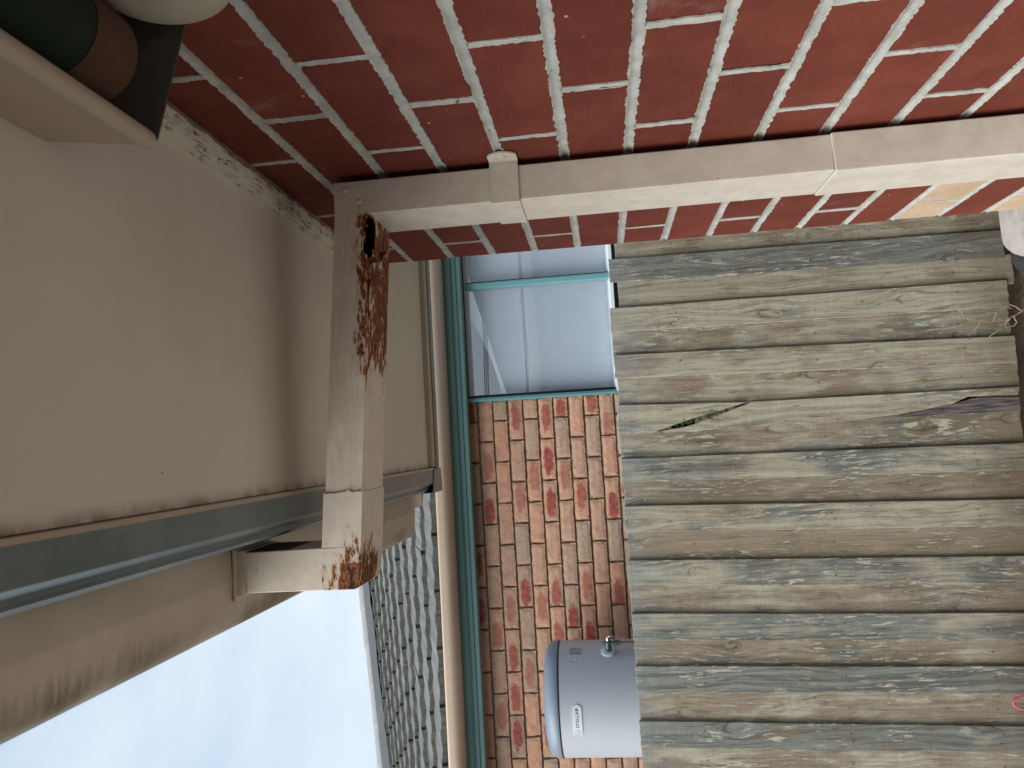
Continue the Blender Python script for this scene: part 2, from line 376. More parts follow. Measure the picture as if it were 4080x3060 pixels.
M['paling'] = t.end(c, .92, t.bump(h, .6, .002), 0, .15)

# ---- soil
t = NT('soil'); p = t.pos()
a = t.noise(p, 6, 6, .65); b = t.noise(p, 60, 4, .7)
c = t.mix(t.ss(a, .3, .7), (.10, .065, .042), (.18, .125, .085)); c = t.val(c, t.m('MULTIPLY_ADD', b, .6, .7))
M['soil'] = t.end(c, .95, t.bump(t.m('ADD', a, b), 1, .02), 0, .2)

# ------------------------------------------------------------------ mesh helpers
class MB:
    def __init__(s): s.v = []; s.f = []; s.mi = []
    def face(s, pts, mi=0):
        b = len(s.v); s.v += [tuple(p) for p in pts]; s.f.append(tuple(range(b, b + len(pts)))); s.mi.append(mi)
    def quads(s, vs, fs, mi=0):
        b = len(s.v); s.v += [tuple(p) for p in vs]
        for f in fs: s.f.append(tuple(i + b for i in f)); s.mi.append(mi)
    def box(s, x0, x1, y0, y1, z0, z1, mi=0):
        s.quads([(x0, y0, z0), (x1, y0, z0), (x1, y1, z0), (x0, y1, z0), (x0, y0, z1), (x1, y0, z1), (x1, y1, z1), (x0, y1, z1)],
                [(0, 3, 2, 1), (4, 5, 6, 7), (0, 1, 5, 4), (1, 2, 6, 5), (2, 3, 7, 6), (3, 0, 4, 7)], mi)
    def prism(s, poly, a, b, axis='y', mi=0):      # polygon in the two other axes, from a to b
        P = {'x': lambda q, k: (k, q[0], q[1]), 'y': lambda q, k: (q[0], k, q[1]), 'z': lambda q, k: (q[0], q[1], k)}[axis]
        n = len(poly)
        s.quads([P(q, a) for q in poly] + [P(q, b) for q in poly],
                [tuple(range(n)), tuple(range(2 * n - 1, n - 1, -1))] + [(i, i + n, (i + 1) % n + n, (i + 1) % n) for i in range(n)], mi)
    def sweep(s, prof, a, b, axis='y', mi=0):      # open profile
        P = {'x': lambda q, k: (k, q[0], q[1]), 'y': lambda q, k: (q[0], k, q[1])}[axis]
        n = len(prof)
        s.quads([P(q, a) for q in prof] + [P(q, b) for q in prof], [(i, i + 1, i + 1 + n, i + n) for i in range(n - 1)], mi)
    def tube(s, pts, r, seg=8, mi=0, cap=True):
        pts = [Vector(p) for p in pts]; n = len(pts); rings = []
        up = Vector((0, 0, 1))
        for i, p in enumerate(pts):
            d = (pts[min(i + 1, n - 1)] - pts[max(i - 1, 0)]).normalized()
            u = d.cross(up)
            if u.length < .1: u = d.cross(Vector((1, 0, 0)))
            u.normalize(); w = u.cross(d)
            ri = r[i] if isinstance(r, (list, tuple)) else r
            rings.append([p + (u * math.cos(2 * math.pi * k / seg) + w * math.sin(2 * math.pi * k / seg)) * ri for k in range(seg)])
        vs = [q for rg in rings for q in rg]
        fs = [(i * seg + k, i * seg + (k + 1) % seg, (i + 1) * seg + (k + 1) % seg, (i + 1) * seg + k) for i in range(n - 1) for k in range(seg)]
        if cap: fs += [tuple(range(seg - 1, -1, -1)), tuple((n - 1) * seg + k for k in range(seg))]
        s.quads(vs, fs, mi)
    def lathe(s, prof, c=(0, 0, 0), axis='z', seg=32, mi=0):   # prof: (radius, height)
        vs = []
        for r, h in prof:
            for k in range(seg):
                a = 2 * math.pi * k / seg; u, w = r * math.cos(a), r * math.sin(a)
                q = {'z': (u, w, h), 'y': (u, h, w), 'x': (h, u, w)}[axis]
                vs.append((q[0] + c[0], q[1] + c[1], q[2] + c[2]))
        n = len(prof)
        fs = [(i * seg + k, i * seg + (k + 1) % seg, (i + 1) * seg + (k + 1) % seg, (i + 1) * seg + k) for i in range(n - 1) for k in range(seg)]
        s.quads(vs, fs, mi)
    def mesh(s, name, mats, smooth=False, weld=True):
        me = bpy.data.meshes.new(name); me.from_pydata(s.v, [], s.f)
        for mm in (mats if isinstance(mats, (list, tuple)) else [mats]): me.materials.append(M[mm])
        me.polygons.foreach_set('material_index', s.mi)
        bm = bmesh.new(); bm.from_mesh(me)
        if weld: bmesh.ops.remove_doubles(bm, verts=bm.verts, dist=1e-5)
        bmesh.ops.recalc_face_normals(bm, faces=bm.faces)
        bm.to_mesh(me); bm.free()
        if smooth:
            me.polygons.foreach_set('use_smooth', [True] * len(me.polygons))
            try: me.set_sharp_from_angle(angle=R(40))
            except Exception: pass
        me.update(); return me
    def build(s, name, mats, parent=None, smooth=False, loc=None, weld=True):
        return link(name, s.mesh(name, mats, smooth, weld), parent, loc)

def link(name, me, parent=None, loc=None):
    o = bpy.data.objects.new(name, me); COL.objects.link(o)
    if parent: o.parent = parent
    if loc: o.location = loc
    return o
def thing(name, label, cat, loc=(0, 0, 0), group=None):
    o = bpy.data.objects.new(name, None); COL.objects.link(o); o.empty_display_size = .1; o.location = loc
    o['label'] = label; o['category'] = cat
    if group: o['group'] = group
    return o
def tag(o, label, cat, group=None):
    o['label'] = label; o['category'] = cat
    if group: o['group'] = group
    return o
def nz1(x, s=0.): return mnoise.noise(Vector((x, s * 3.7 + .31, s * 1.3)))

# ------------------------------------------------------------------ ground
GZ = -1.58
b = MB(); N_ = 40
xs_ = [-300, -60, -12] + [-6 + .3 * i for i in range(41)] + [12, 60, 300]
ys_ = [-300, -60, -12] + [-4 + .3 * i for i in range(41)] + [14, 60, 300]
vs = [(x, y, GZ + (.012 * nz1(x * 2.1, y) if abs(x) < 7 and -5 < y < 9 else 0)) for y in ys_ for x in xs_]
nx = len(xs_)
b.quads(vs, [(j * nx + i, j * nx + i + 1, (j + 1) * nx + i + 1, (j + 1) * nx + i) for j in range(len(ys_) - 1) for i in range(nx - 1)])
g_ = b.build('ground', 'soil', smooth=True); g_['kind'] = 'structure'
b = MB(); b.box(-2.6, .285, -6, 2.45, GZ - .06, GZ + .045); pth_ = b.build('path', 'bounce_concrete'); pth_['kind'] = 'structure'  # unseen concrete slab, added to bounce light up under the eave

# ================================================================== own house: red brick wall and eave
WX = .389; CY = 1.532; ZB = -.80; CH = .0860; Z0 = .2003; NEAR = -1.0
house = thing('brick_house', 'red brick house corner with cream eave overhead and pale footing', 'house', (.8, .4, GZ))
def H(o):      # parent keeping world coordinates
    o.parent = house; o.matrix_parent_inverse = house.matrix_world.inverted() if False else Matrix.Translation(-house.location); return o
b = MB(); b.box(WX + .006, 3.2, -4.0, CY - .006, ZB - .002, .62)
wall = H(b.build('wall', 'grey_mortar'))
def keep(o, par):  # child of a part whose own world matrix is the identity
    o.parent = par; return o
LB, JT = .237, .0105
def brick_mesh(name, Lh, Hh, seed, matn='red_brick', depth=.10):
    r = random.Random(seed); j = lambda a=.0008: r.uniform(-a, a)
    b = MB(); ch = .0016
    f = [(-ch * 0 + j(.0003), -Lh + ch + j(), -Hh + ch + j()), (j(.0003), Lh - ch + j(), -Hh + ch + j()), (j(.0003), Lh - ch + j(), Hh - ch + j()), (j(.0003), -Lh + ch + j(), Hh - ch + j())]
    s1 = [(ch, -Lh, -Hh), (ch, Lh, -Hh), (ch, Lh, Hh), (ch, -Lh, Hh)]
    s2 = [(depth, -Lh, -Hh), (depth, Lh, -Hh), (depth, Lh, Hh), (depth, -Lh, Hh)]
    b.quads(f + s1 + s2, [(0, 3, 2, 1)] + [(i, (i + 1) % 4, (i + 1) % 4 + 4, i + 4) for i in range(4)] + [(i + 4, (i + 1) % 4 + 4, (i + 1) % 4 + 8, i + 8) for i in range(4)])
    return b.mesh(name, matn)
hb = (CH - JT) / 2
fullm = [brick_mesh('brick', (LB - JT) / 2, hb, i) for i in range(6)]
cache = {}
courses = range(-4, 12)      # course k lies between joint k and joint k+1 (counted downwards)
perps = []
for k in courses:
    zt = Z0 - CH * k; zc = zt - CH / 2
    if zc - CH / 2 < ZB - .06 or zt > .60: continue
    off = .712 if k % 2 else .828
    ys = [off + LB * i for i in range(-8, 5)]
    ys = [y for y in ys if NEAR < y < CY - .03]
    edges = [NEAR] + ys + [CY + JT / 2]
    for y in ys: perps.append((y + random.uniform(-.0025, .0025), zt, zt - CH))
    for i in range(len(edges) - 1):
        a, c_ = edges[i] + JT / 2, edges[i + 1] - JT / 2
        if abs((c_ - a) - (LB - JT)) < .002: me = random.choice(fullm)
        else:
            key = round(c_ - a, 3)
            if key not in cache: cache[key] = brick_mesh('brick', (c_ - a) / 2, hb, 50 + len(cache))
            me = cache[key]
        o = link('brick', me, wall, (WX + random.uniform(-.0006, .0006), (a + c_) / 2, zc))
        o['seed'] = random.random() * 3; o['cream'] = 1.0 if k in (9, 11) else 0.0

# ironed mortar joints with ragged smeared edges
def ribbon(b, pts, along, across, half, seed, depth=.0032):
    """pts along the joint centre; ragged concave ribbon on the wall plane (normal -X)"""
    secs = []
    n = len(pts)
    for i, p in enumerate(pts):
        u = (i + seed * 31.7)
        w1 = half + (.0012 * nz1(u * .9, seed) + .0010 * nz1(u * .17, seed + 2) + .0012 * random.uniform(-1, 1)) * half / .0068
        w2 = half + (.0012 * nz1(u * .9, seed + 5) + .0010 * nz1(u * .17, seed + 7) + .0012 * random.uniform(-1, 1)) * half / .0068
        dd = depth * (.85 + .3 * nz1(u * .2, seed + 9))
        row = [(-w1, .0012), (-w1 + .0003, -.0006), (-half * .80, -.0003), (-half * .42, dd * .75), (0, dd), (half * .42, dd * .75), (half * .80, -.0003), (w2 - .0003, -.0006), (w2, .0012)]
        secs.append([(WX + d_, p[0] + across[0] * w_, p[1] + across[1] * w_) for w_, d_ in row])
    k = len(secs[0])
    b.quads([v for s_ in secs for v in s_], [(i * k + j, i * k + j + 1, (i + 1) * k + j + 1, (i + 1) * k + j) for i in range(n - 1) for j in range(k - 1)])
    b.mi[-(n - 1) * (k - 1):] = [1 if j in (0, 1, 6, 7) else 0 for i in range(n - 1) for j in range(k - 1)]
for k in range(-4, 13):
    z = Z0 - CH * k
    if z < ZB - .02 or z > .56: continue
    b = MB(); n = int((CY - .0 - .15) / .0042)
    pts = [(NEAR + (.15 - NEAR) * i / 30., z) for i in range(30)] + [(.15 + (CY + .0015 - .15) * i / n, z + .0008 * nz1(i * .02, k)) for i in range(n + 1)]
    ribbon(b, pts, None, (0, 1), .0068, k + 20)
    link('mortar_joint', b.mesh('mortar_joint', ['grey_mortar', 'mortar_lip'], True, False), wall)
for i, (y, zt, zb) in enumerate(perps):
    b = MB(); n = 17 if y > .3 else 6
    pts = [(y + .0012 * nz1(q * .25, i), zt - .0045 - (CH - .009) * q / n) for q in range(n + 1)]
    ribbon(b, pts, None, (1, 0), random.uniform(.0042, .0064), i + 60, .0026)
    link('mortar_joint', b.mesh('mortar_joint', ['grey_mortar', 'mortar_lip'], True, False), wall)

# unseen wing added behind the camera to shade the pipe and eave
b = MB(); b.box(-2.4, WX + .2, -2.2, -1.95, ZB, .62); H(b.build('shade_wing_wall', 'shade_wing_brick'))
b = MB(); b.box(-2.45, WX + .2, -2.2, -1.90, GZ - .05, ZB - .001); H(b.build('shade_wing_footing', 'concrete'))
b = MB(); b.prism([(-1.60, .60), (-1.62, .645), (-5.2, 2.0), (-5.2, 1.95), (-2.2, .60)], -2.9, WX + .2, 'x'); H(b.build('shade_wing_roof', 'tile_top'))
# concrete footing with a rounded corner
b = MB()
poly = [(.405, 1.590), (.352, 1.590), (.335, 1.586), (.322, 1.572), (.308, 1.552), (.297, 1.525), (.292, 1.47), (.292, -4.0), (3.2, -4.0), (3.2, 1.59)]
pr = [(x + .003 * nz1(x * 90, y * 50), y + .003 * nz1(x * 70, y * 60 + 3)) for x, y in poly]
b.prism(pr, GZ - .05, ZB, 'z')
H(b.build('footing', 'concrete'))

# eave lining: three sheets with a fine joint
SZ = .452
for (y0, y1, x1) in ((-4.0, .1, .50), (.103, 1.532, .50), (1.535, 1.935, 3.3)):
    b = MB(); b.box(-.047, x1, y0, y1, SZ, SZ + .006)
    H(b.build('eave_lining', 'soffit_paint'))
# peeling timber bead between lining and wall
b = MB(); rows = []
n = 330
for i in range(n + 1):
    y = -.9 + (1.90 - -.9) * i / n
    y = min(y, 1.56)
    j = lambda a, s: a * nz1(i * .55, s) + a * random.uniform(-.5, .5)
    rows.append([(.3545 + j(.0012, 1), y, SZ), (.3550 + j(.0012, 1), y, .4405 + j(.0006, 2)), (.362, y, .4388 + j(.0007, 3)), (.370, y, .4386 + j(.0008, 4)), (.379, y, .4388 + j(.0009, 5)), (.3872 + j(.0008, 6), y, .4396 + j(.0008, 7)), (.3885, y, SZ)])
b.quads([v for r_ in rows for v in r_], [(i * 7 + k, i * 7 + k + 1, (i + 1) * 7 + k + 1, (i + 1) * 7 + k) for i in range(n) for k in range(6)])
H(b.build('timber_bead', 'peeling_paint', smooth=False))
# fascia: folded grey green steel, long side and end
fp = [(-.048, .470), (-.048, .4385), (-.0530, .4365)]
fp2 = [(-.0530, .4365), (-.0845, .4360), (-.0855, .4368), (-.0935, .4470), (-.0945, .4500), (-.0985, .4503), (-.1020, .4490), (-.1080, .4580), (-.1085, .60)]
b = MB(); b.sweep(fp, -4.0, 1.945, 'y'); H(b.build('fascia_lip', 'cream_metal'))
b = MB(); b.sweep(fp2, -4.0, 2.000, 'y')
H(b.build('fascia', 'grey_green_steel'))
ep = [(1.936, .470), (1.936, .4400), (1.966, .4395)]
ep2 = [(1.9675, .4520), (1.9675, .4372), (1.998, .4362), (2.0005, .4368), (2.012, .4450), (2.013, .60)]
b = MB(); b.sweep(ep, -.046, 3.3, 'x'); H(b.build('fascia_lip', 'cream_metal'))
b = MB(); b.sweep(ep2, -.1086, 3.3, 'x'); H(b.build('fascia', 'grey_green_steel'))
# folded corner piece of the fascia
b = MB(); b.prism([(-.1100, 1.905), (-.0505, 1.930), (-.0505, 2.0055), (-.1095, 2.0150)], .4340, .4358, 'z'); b.box(-.1105, -.1090, 1.905, 2.016, .4345, .52)
H(b.build('corner_cap', 'grey_green_steel'))
# gutter, quad profile with rolled lip, returning round the corner
gp = [(-.1095, .60), (-.1095, .5165), (-.112, .515), (-.160, .5138), (-.163, .5128), (-.166, .5138), (-.205, .516)]
for i in range(1, 8):
    a = i / 7 * math.pi / 2; gp.append((-.205 - .030 * math.sin(a), .516 + .030 * (1 - math.cos(a))))
gp += [(-.236, .585), (-.238, .596)] + [(-.231 - .007 * math.cos(a), .598 + .007 * math.sin(a)) for a in (.4, 1.0, 1.6, 2.2, 2.8)]
def solid(o, th):
    md = o.modifiers.new('thickness', 'SOLIDIFY'); md.thickness = th; md.offset = 0; return o
gm = MB(); gm.sweep(gp, -4.0, 2.02, 'y'); solid(H(gm.build('gutter', 'gutter_cream', smooth=True)), .0012)
gq = [(2.0145 + (-.1095 - x), z) for x, z in gp]
gm = MB(); gm.sweep(gq, -.155, 3.3, 'x'); solid(H(gm.build('gutter', 'gutter_cream', smooth=True)), .0012)
# roof sheet over the eave
b = MB()
hz = lambda x, y: .618 + .376 * min(x + .165, 2.08 - y)
A_, B_, C_, D_ = (-.165, -4.0), (-.165, 2.08), (3.4, 2.08), (3.4, -1.485)
for dz in (0, .03):
    pt = lambda q: (q[0], q[1], hz(*q) + dz)
    b.face([pt(A_), pt(B_), pt(D_), pt((3.4, -4.0))]); b.face([pt(B_), pt(C_), pt(D_)])
H(b.build('roof', 'tile_top', weld=False))
b = MB(); b.box(.39, 3.2, -4, 1.53, .62, .80); H(b.build('wall_plate', 'dark_room'))

# ================================================================== downpipe
dp = thing('downpipe', 'cream rectangular downpipe with a rusted-through bend under the eave', 'downpipe', (.354, 1.065, GZ))
def D(o, par=None):
    o.parent = par or dp
    if par is None: o.matrix_parent_inverse = Matrix.Translation(-dp.location)
    return o
PX0, PX1, PY0, PY1 = .330, .379, 1.016, 1.115
SL = .0745
def zb(x): return .3020 - (x - .330) * SL      # underside of the run
def zt(x): return .3530 - (x - .379) * SL
# vertical length (open tube mitred at the top), with a sleeve joint low down
b = MB()
def vpipe(b, x0, x1, y0, y1, z0, ztop_out, ztop_in):
    c0 = [(x0, y0, z0), (x1, y0, z0), (x1, y1, z0), (x0, y1, z0)]
    c1 = [(x0, y0, ztop_in), (x1, y0, ztop_out), (x1, y1, ztop_out), (x0, y1, ztop_in)]
    b.quads(c0 + c1, [(0, 1, 5, 4), (1, 2, 6, 5), (2, 3, 7, 6), (3, 0, 4, 7)])
vpipe(b, PX0, PX1, PY0, PY1, -.318, zt(PX1), zb(PX0))
o = D(b.build('upper_pipe', 'pipe_paint'))
def bev(o, w=.0022, seg=3):
    md = o.modifiers.new('soft_edges', 'BEVEL'); md.width = w; md.segments = seg; md.limit_method = 'ANGLE'; md.angle_limit = R(30); return o
bev(o)
b = MB(); vpipe(b, PX0 - .0022, PX1 + .0015, PY0 - .0022, PY1 + .002, GZ + .05, -.3175, -.3195)
b.quads([(PX0 - .0022, PY0 - .0022, -.3195), (PX1 + .0015, PY0 - .0022, -.3175), (PX1 + .0015, PY1 + .002, -.3175), (PX0 - .0022, PY1 + .002, -.3195)], [(0, 1, 2, 3)])
bev(D(b.build('lower_pipe', 'pipe_paint')))
# run under the eave: fine cells so that the rusted hole can be eaten out of the lower edge
XL, XR = -.1775, .330
def hole(x, s):           # s: 0 at the lower arris, >0 up the near face (m), <0 across the underside
    d = 0
    cx, hw = .276, .040
    if s >= 0:
        lim = max(0, 1 - ((x - .296) / .034) ** 2) * .010 * (.7 + .9 * abs(nz1(x * 70, 3))) + .004 * nz1(x * 210, 3)
        if abs(x - .292) < .036 and s < lim: return True
    else:
        lim = min(1, max(0, (x - .232) / .07)) ** 1.5 * .036 * (.75 + .5 * nz1(x * 55, 5)) + .006 * nz1(x * 190, 7)
        if .232 < x < .326 and -s < lim: return True
        if .165 < x < .240 and abs(-s - (.006 + .005 * nz1(x * 45, 8))) < .0050 * (x - .155) / .08: return True
    return False
b = MB(); nxc = 170
xx = [XL + (XR - XL) * i / nxc for i in range(nxc + 1)]
for i in range(nxc):
    xa, xb_ = xx[i], xx[i + 1]; xm = (xa + xb_) / 2
    for k in range(17):    # near face, lower arris to top
        s0, s1 = .051 * k / 17, .051 * (k + 1) / 17
        if hole(xm, (s0 + s1) / 2): continue
        bl = lambda x, s: (x, PY0 + .0010 * nz1(x * 38, s * 90 + 2) * (1 if .01 < s < .045 else .2), zb(x) + s)
        b.face([bl(xa, s0), bl(xb_, s0), bl(xb_, s1), bl(xa, s1)])
    for k in range(33):    # underside
        s0, s1 = .099 * k / 33, .099 * (k + 1) / 33
        if hole(xm, -(s0 + s1) / 2): continue
        b.face([(xa, PY0 + s0, zb(xa)), (xa, PY0 + s1, zb(xa)), (xb_, PY0 + s1, zb(xb_)), (xb_, PY0 + s0, zb(xb_))])
    b.face([(xa, PY1, zb(xa)), (xb_, PY1, zb(xb_)), (xb_, PY1, zb(xb_) + .051), (xa, PY1, zb(xa) + .051)])
    b.face([(xa, PY0, zb(xa) + .051), (xb_, PY0, zb(xb_) + .051), (xb_, PY1, zb(xb_) + .051), (xa, PY1, zb(xa) + .051)])
# mitre wedge at the wall end
x1 = PX1
b.face([(XR, PY0, zb(XR)), (x1, PY0, zt(x1)), (XR, PY0, zb(XR) + .051)])
b.face([(XR, PY1, zb(XR)), (x1, PY1, zt(x1)), (XR, PY1, zb(XR) + .051)])
b.face([(XR, PY0, zb(XR) + .051), (x1, PY0, zt(x1)), (x1, PY1, zt(x1)), (XR, PY1, zb(XR) + .051)])
run = D(b.build('bend_pipe', 'rusted_pipe_paint'))
run.data.materials.append(M['inner_rust_shade'])
md = run.modifiers.new('sheet', 'SOLIDIFY'); md.thickness = .0011; md.offset = -1; md.material_offset = 1; md.material_offset_rim = 0
# overlapping sleeve of the outer half, with a lifted seam
b = MB(); n = 60
xe = -.052
def ringpts(x, g, lift=0):
    return [(x, PY0 - g, zb(x) - g), (x, PY1 + g, zb(x) - g), (x, PY1 + g, zb(x) + .051 + g), (x, PY0 - g, zb(x) + .051 + g)]
r0 = ringpts(-.125, .0018); 
ys_n = 14
for k in range(ys_n):       # near face strips so that the seam wavers
    s0, s1 = k / ys_n, (k + 1) / ys_n
    e = lambda s: xe + .004 * nz1(s * 7, 4) + .0015 * nz1(s * 31, 6)
    z_ = lambda x, s: zb(x) - .0018 + .0546 * s
    b.face([(-.125, PY0 - .0018, z_(-.125, s0)), (e(s0), PY0 - .0026, z_(e(s0), s0)), (e(s1), PY0 - .0026, z_(e(s1), s1)), (-.125, PY0 - .0018, z_(-.125, s1))])
    b.face([(e(s0), PY0 - .0026, z_(e(s0), s0)), (e(s0), PY0 + .001, z_(e(s0), s0)), (e(s1), PY0 + .001, z_(e(s1), s1)), (e(s1), PY0 - .0026, z_(e(s1), s1))])
for (a_, c_) in ((0, 1), (1, 2), (2, 3)):
    r1 = ringpts(xe, .0018)
    b.face([r0[a_], r1[a_], r1[c_], r0[c_]])
b.face([(xe, PY0 - .002, zb(xe) - .0018), (xe, PY1 + .002, zb(xe) - .0018), (xe, PY1, zb(xe) + .001), (xe, PY0, zb(xe) + .001)])
D(b.build('sleeve', 'rusted_pipe_paint'))
# riser into the gutter, mitred on the run
XA, XB = -.1275, -.1815
b = MB()
g = .0018
c0 = [(XB, PY0 - g, zb(XB) + .004), (XB + .012, PY0 - g, zb(XB) - g), (-.125, PY0 - g, zb(-.125) - g), (-.125, PY0 - g, zb(-.125) + .051), (XA, PY0 - g, .5165), (XB, PY0 - g, .5165)]
c1 = [(x, PY1 + g, z) for x, y, z in c0]
nn = len(c0)
b.quads(c0 + c1, [tuple(range(nn)), tuple(range(2 * nn - 1, nn - 1, -1))] + [(i, (i + 1) % nn, (i + 1) % nn + nn, i + nn) for i in range(nn) if i not in (2, 4)])
bev(D(b.build('riser', 'rusted_pipe_paint')), .002, 2)
b = MB(); b.box(XB - .009, XA + .006, PY0 - .010, PY1 + .010, .5095, .5125); b.box(XB - .003, XA + .003, PY0 - .004, PY1 + .004, .498, .5095)
D(b.build('outlet_flange', 'gutter_cream'))
# dark plate over the inner side of the riser
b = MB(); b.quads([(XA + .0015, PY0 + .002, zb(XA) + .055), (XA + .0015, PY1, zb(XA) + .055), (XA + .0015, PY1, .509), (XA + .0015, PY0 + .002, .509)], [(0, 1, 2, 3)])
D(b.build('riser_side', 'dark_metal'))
# strap
b = MB(); z0, z1 = .0925, .1315; zm = (z0 + z1) / 2
tabp = [(PY0 - .001, z0), (PY0 - .001, z1)] + [(PY0 - .019 - .0135 * math.cos(a), zm + .0195 * math.sin(a)) for a in [R(80 - 16 * i) for i in range(11)]]
b.prism(tabp, WX - .0035, WX - .0020, 'x')
pth = [(WX - .002, PY0 - .0010), (PX1 - .001, PY0 - .0022), (PX0 - .0016, PY0 - .0022), (PX0 - .0016, PY1 + .0012), (WX - .002, PY1 + .0012)]
for i in range(4):
    (xa, ya), (xb_, yb_) = pth[i], pth[i + 1]
    b.face([(xa, ya, z0), (xb_, yb_, z0), (xb_, yb_, z1), (xa, ya, z1)])
st = D(b.build('strap', 'pipe_paint')); md = st.modifiers.new('sheet', 'SOLIDIFY'); md.thickness = .0011; md.offset = 0
b = MB(); b.lathe([(0, -.0028), (.0035, -.0024), (.0048, -.0012), (.0052, .001)], (WX - .0035, PY0 - .019, zm), 'x', 14)
o = D(b.build('screw', 'pipe_paint', smooth=True), st)
# rivets along the mitre
for (x, z) in ((.3665, .3360), (.3490, .3165)):
    b = MB(); b.lathe([(0, -.0024), (.0022, -.0020), (.0034, -.0008), (.0038, .001)], (x, PY0, z), 'y', 12)
    D(b.build('rivet', 'pipe_paint', smooth=True))
# curled rust flakes hanging at the hole
for i, (x, y, l, tw) in enumerate(((.262, 1.018, .016, .4), (.283, 1.068, .012, -.6), (.255, 1.060, .010, .8))):
    b = MB(); q = []
    for k in range(6):
        s = k / 5; w = .006 * (1 - s) + .0008
        q.append([(x - w + .004 * math.sin(s * 3 + tw), y + .006 * s * tw, zb(x) - l * s), (x + w + .004 * math.sin(s * 3 + tw), y + .008 * s * tw + .002, zb(x) - l * s * .9)])
    for k in range(5): b.face([q[k][0], q[k][1], q[k + 1][1], q[k + 1][0]])
    D(b.build('rust_flake', 'rusted_pipe_paint'))

# ================================================================== roller blind box and dome on the red wall
bx = thing('blind_pelmet', 'cream metal pelmet box under the eave holding a rolled green canvas', 'blind box', (.335, .2, .37))
def B(o, par=None):
    o.parent = par or bx
    if par is None: o.matrix_parent_inverse = Matrix.Translation(-bx.location)
    return o
YE = .608
b = MB(); b.prism([(-.5, .374), (YE, .374), (YE, .382), (YE - .026, SZ - .0005), (-.5, SZ - .0005)], .2775, .2795, 'x')
B(b.build('front_panel', 'cream_metal'))
b = MB(); b.tube([(.2790, -.5, .3735), (.2790, .2, .3735), (.2790, YE - .012, .3735), (.2790, YE - .004, .3735), (.2790, YE, .3735)], [.0085, .0085, .0085, .0078, .0050], 16)
B(b.build('rolled_lip', 'cream_metal', smooth=True))
b = MB()
def epl(o_): return [(.2797, YE - .001 - o_, .366), (.388, YE - .001 - o_, .336), (.388, YE - .030 - o_, SZ - .0006), (.2797, YE - .030 - o_, SZ - .0006)]
b.quads(epl(0) + epl(.002), [(0, 1, 2, 3), (7, 6, 5, 4), (0, 4, 5, 1), (1, 5, 6, 2), (2, 6, 7, 3), (3, 7, 4, 0)])
B(b.build('end_plate', 'dark_metal'))
b = MB(); b.box(.3865, .3885, -.5, YE - .034, .338, SZ - .001); b.box(.280, .3863, -.5, YE - .034, SZ - .004, SZ - .0015)
B(b.build('back_plate', 'dark_metal'))
b = MB(); b.tube([(.342, -.5, .404), (.342, .525, .404)], .040, 28); fr_ = B(b.build('canvas_roll', 'green_canvas', smooth=True))
b = MB(); b.tube([(.342, .5252, .404), (.342, .532, .404), (.342, .572, .404), (.342, .577, .404)], [.041, .0425, .0425, .040], 28)
o = b.build('canvas_hem', 'brown_canvas', smooth=True); o.parent = fr_
b = MB(); b.tube([(.337, .600, .372), (.333, .598, .378), (.330, .600, .39), (.336, .604, .397), (.343, .606, .402)], .0009, 5); B(b.build('pull_cord', 'label_white'))
b = MB(); prof = []
for i in range(13):
    a = i / 12 * math.pi / 2; prof.append((math.cos(a), math.sin(a)))
vs, seg = [], 40
for cr_, h in prof:
    for k in range(seg):
        a = 2 * math.pi * k / seg; vs.append((-.027 * h ** .8 if h > 0 else 0, .047 * cr_ * math.cos(a), .056 * cr_ * math.sin(a)))
b.quads(vs, [(i * seg + k, i * seg + (k + 1) % seg, (i + 1) * seg + (k + 1) % seg, (i + 1) * seg + k) for i in range(12) for k in range(seg)])
b.lathe([(1, 0), (1.04, 0)], (0, 0, 0), 'x', 4) if False else None
dm = b.build('wall_dome', 'dome_plastic', smooth=True, loc=(WX - .001, .552, .327))
tag(dm, 'rounded cream plastic dome on the red wall below the pelmet box', 'wall fitting')

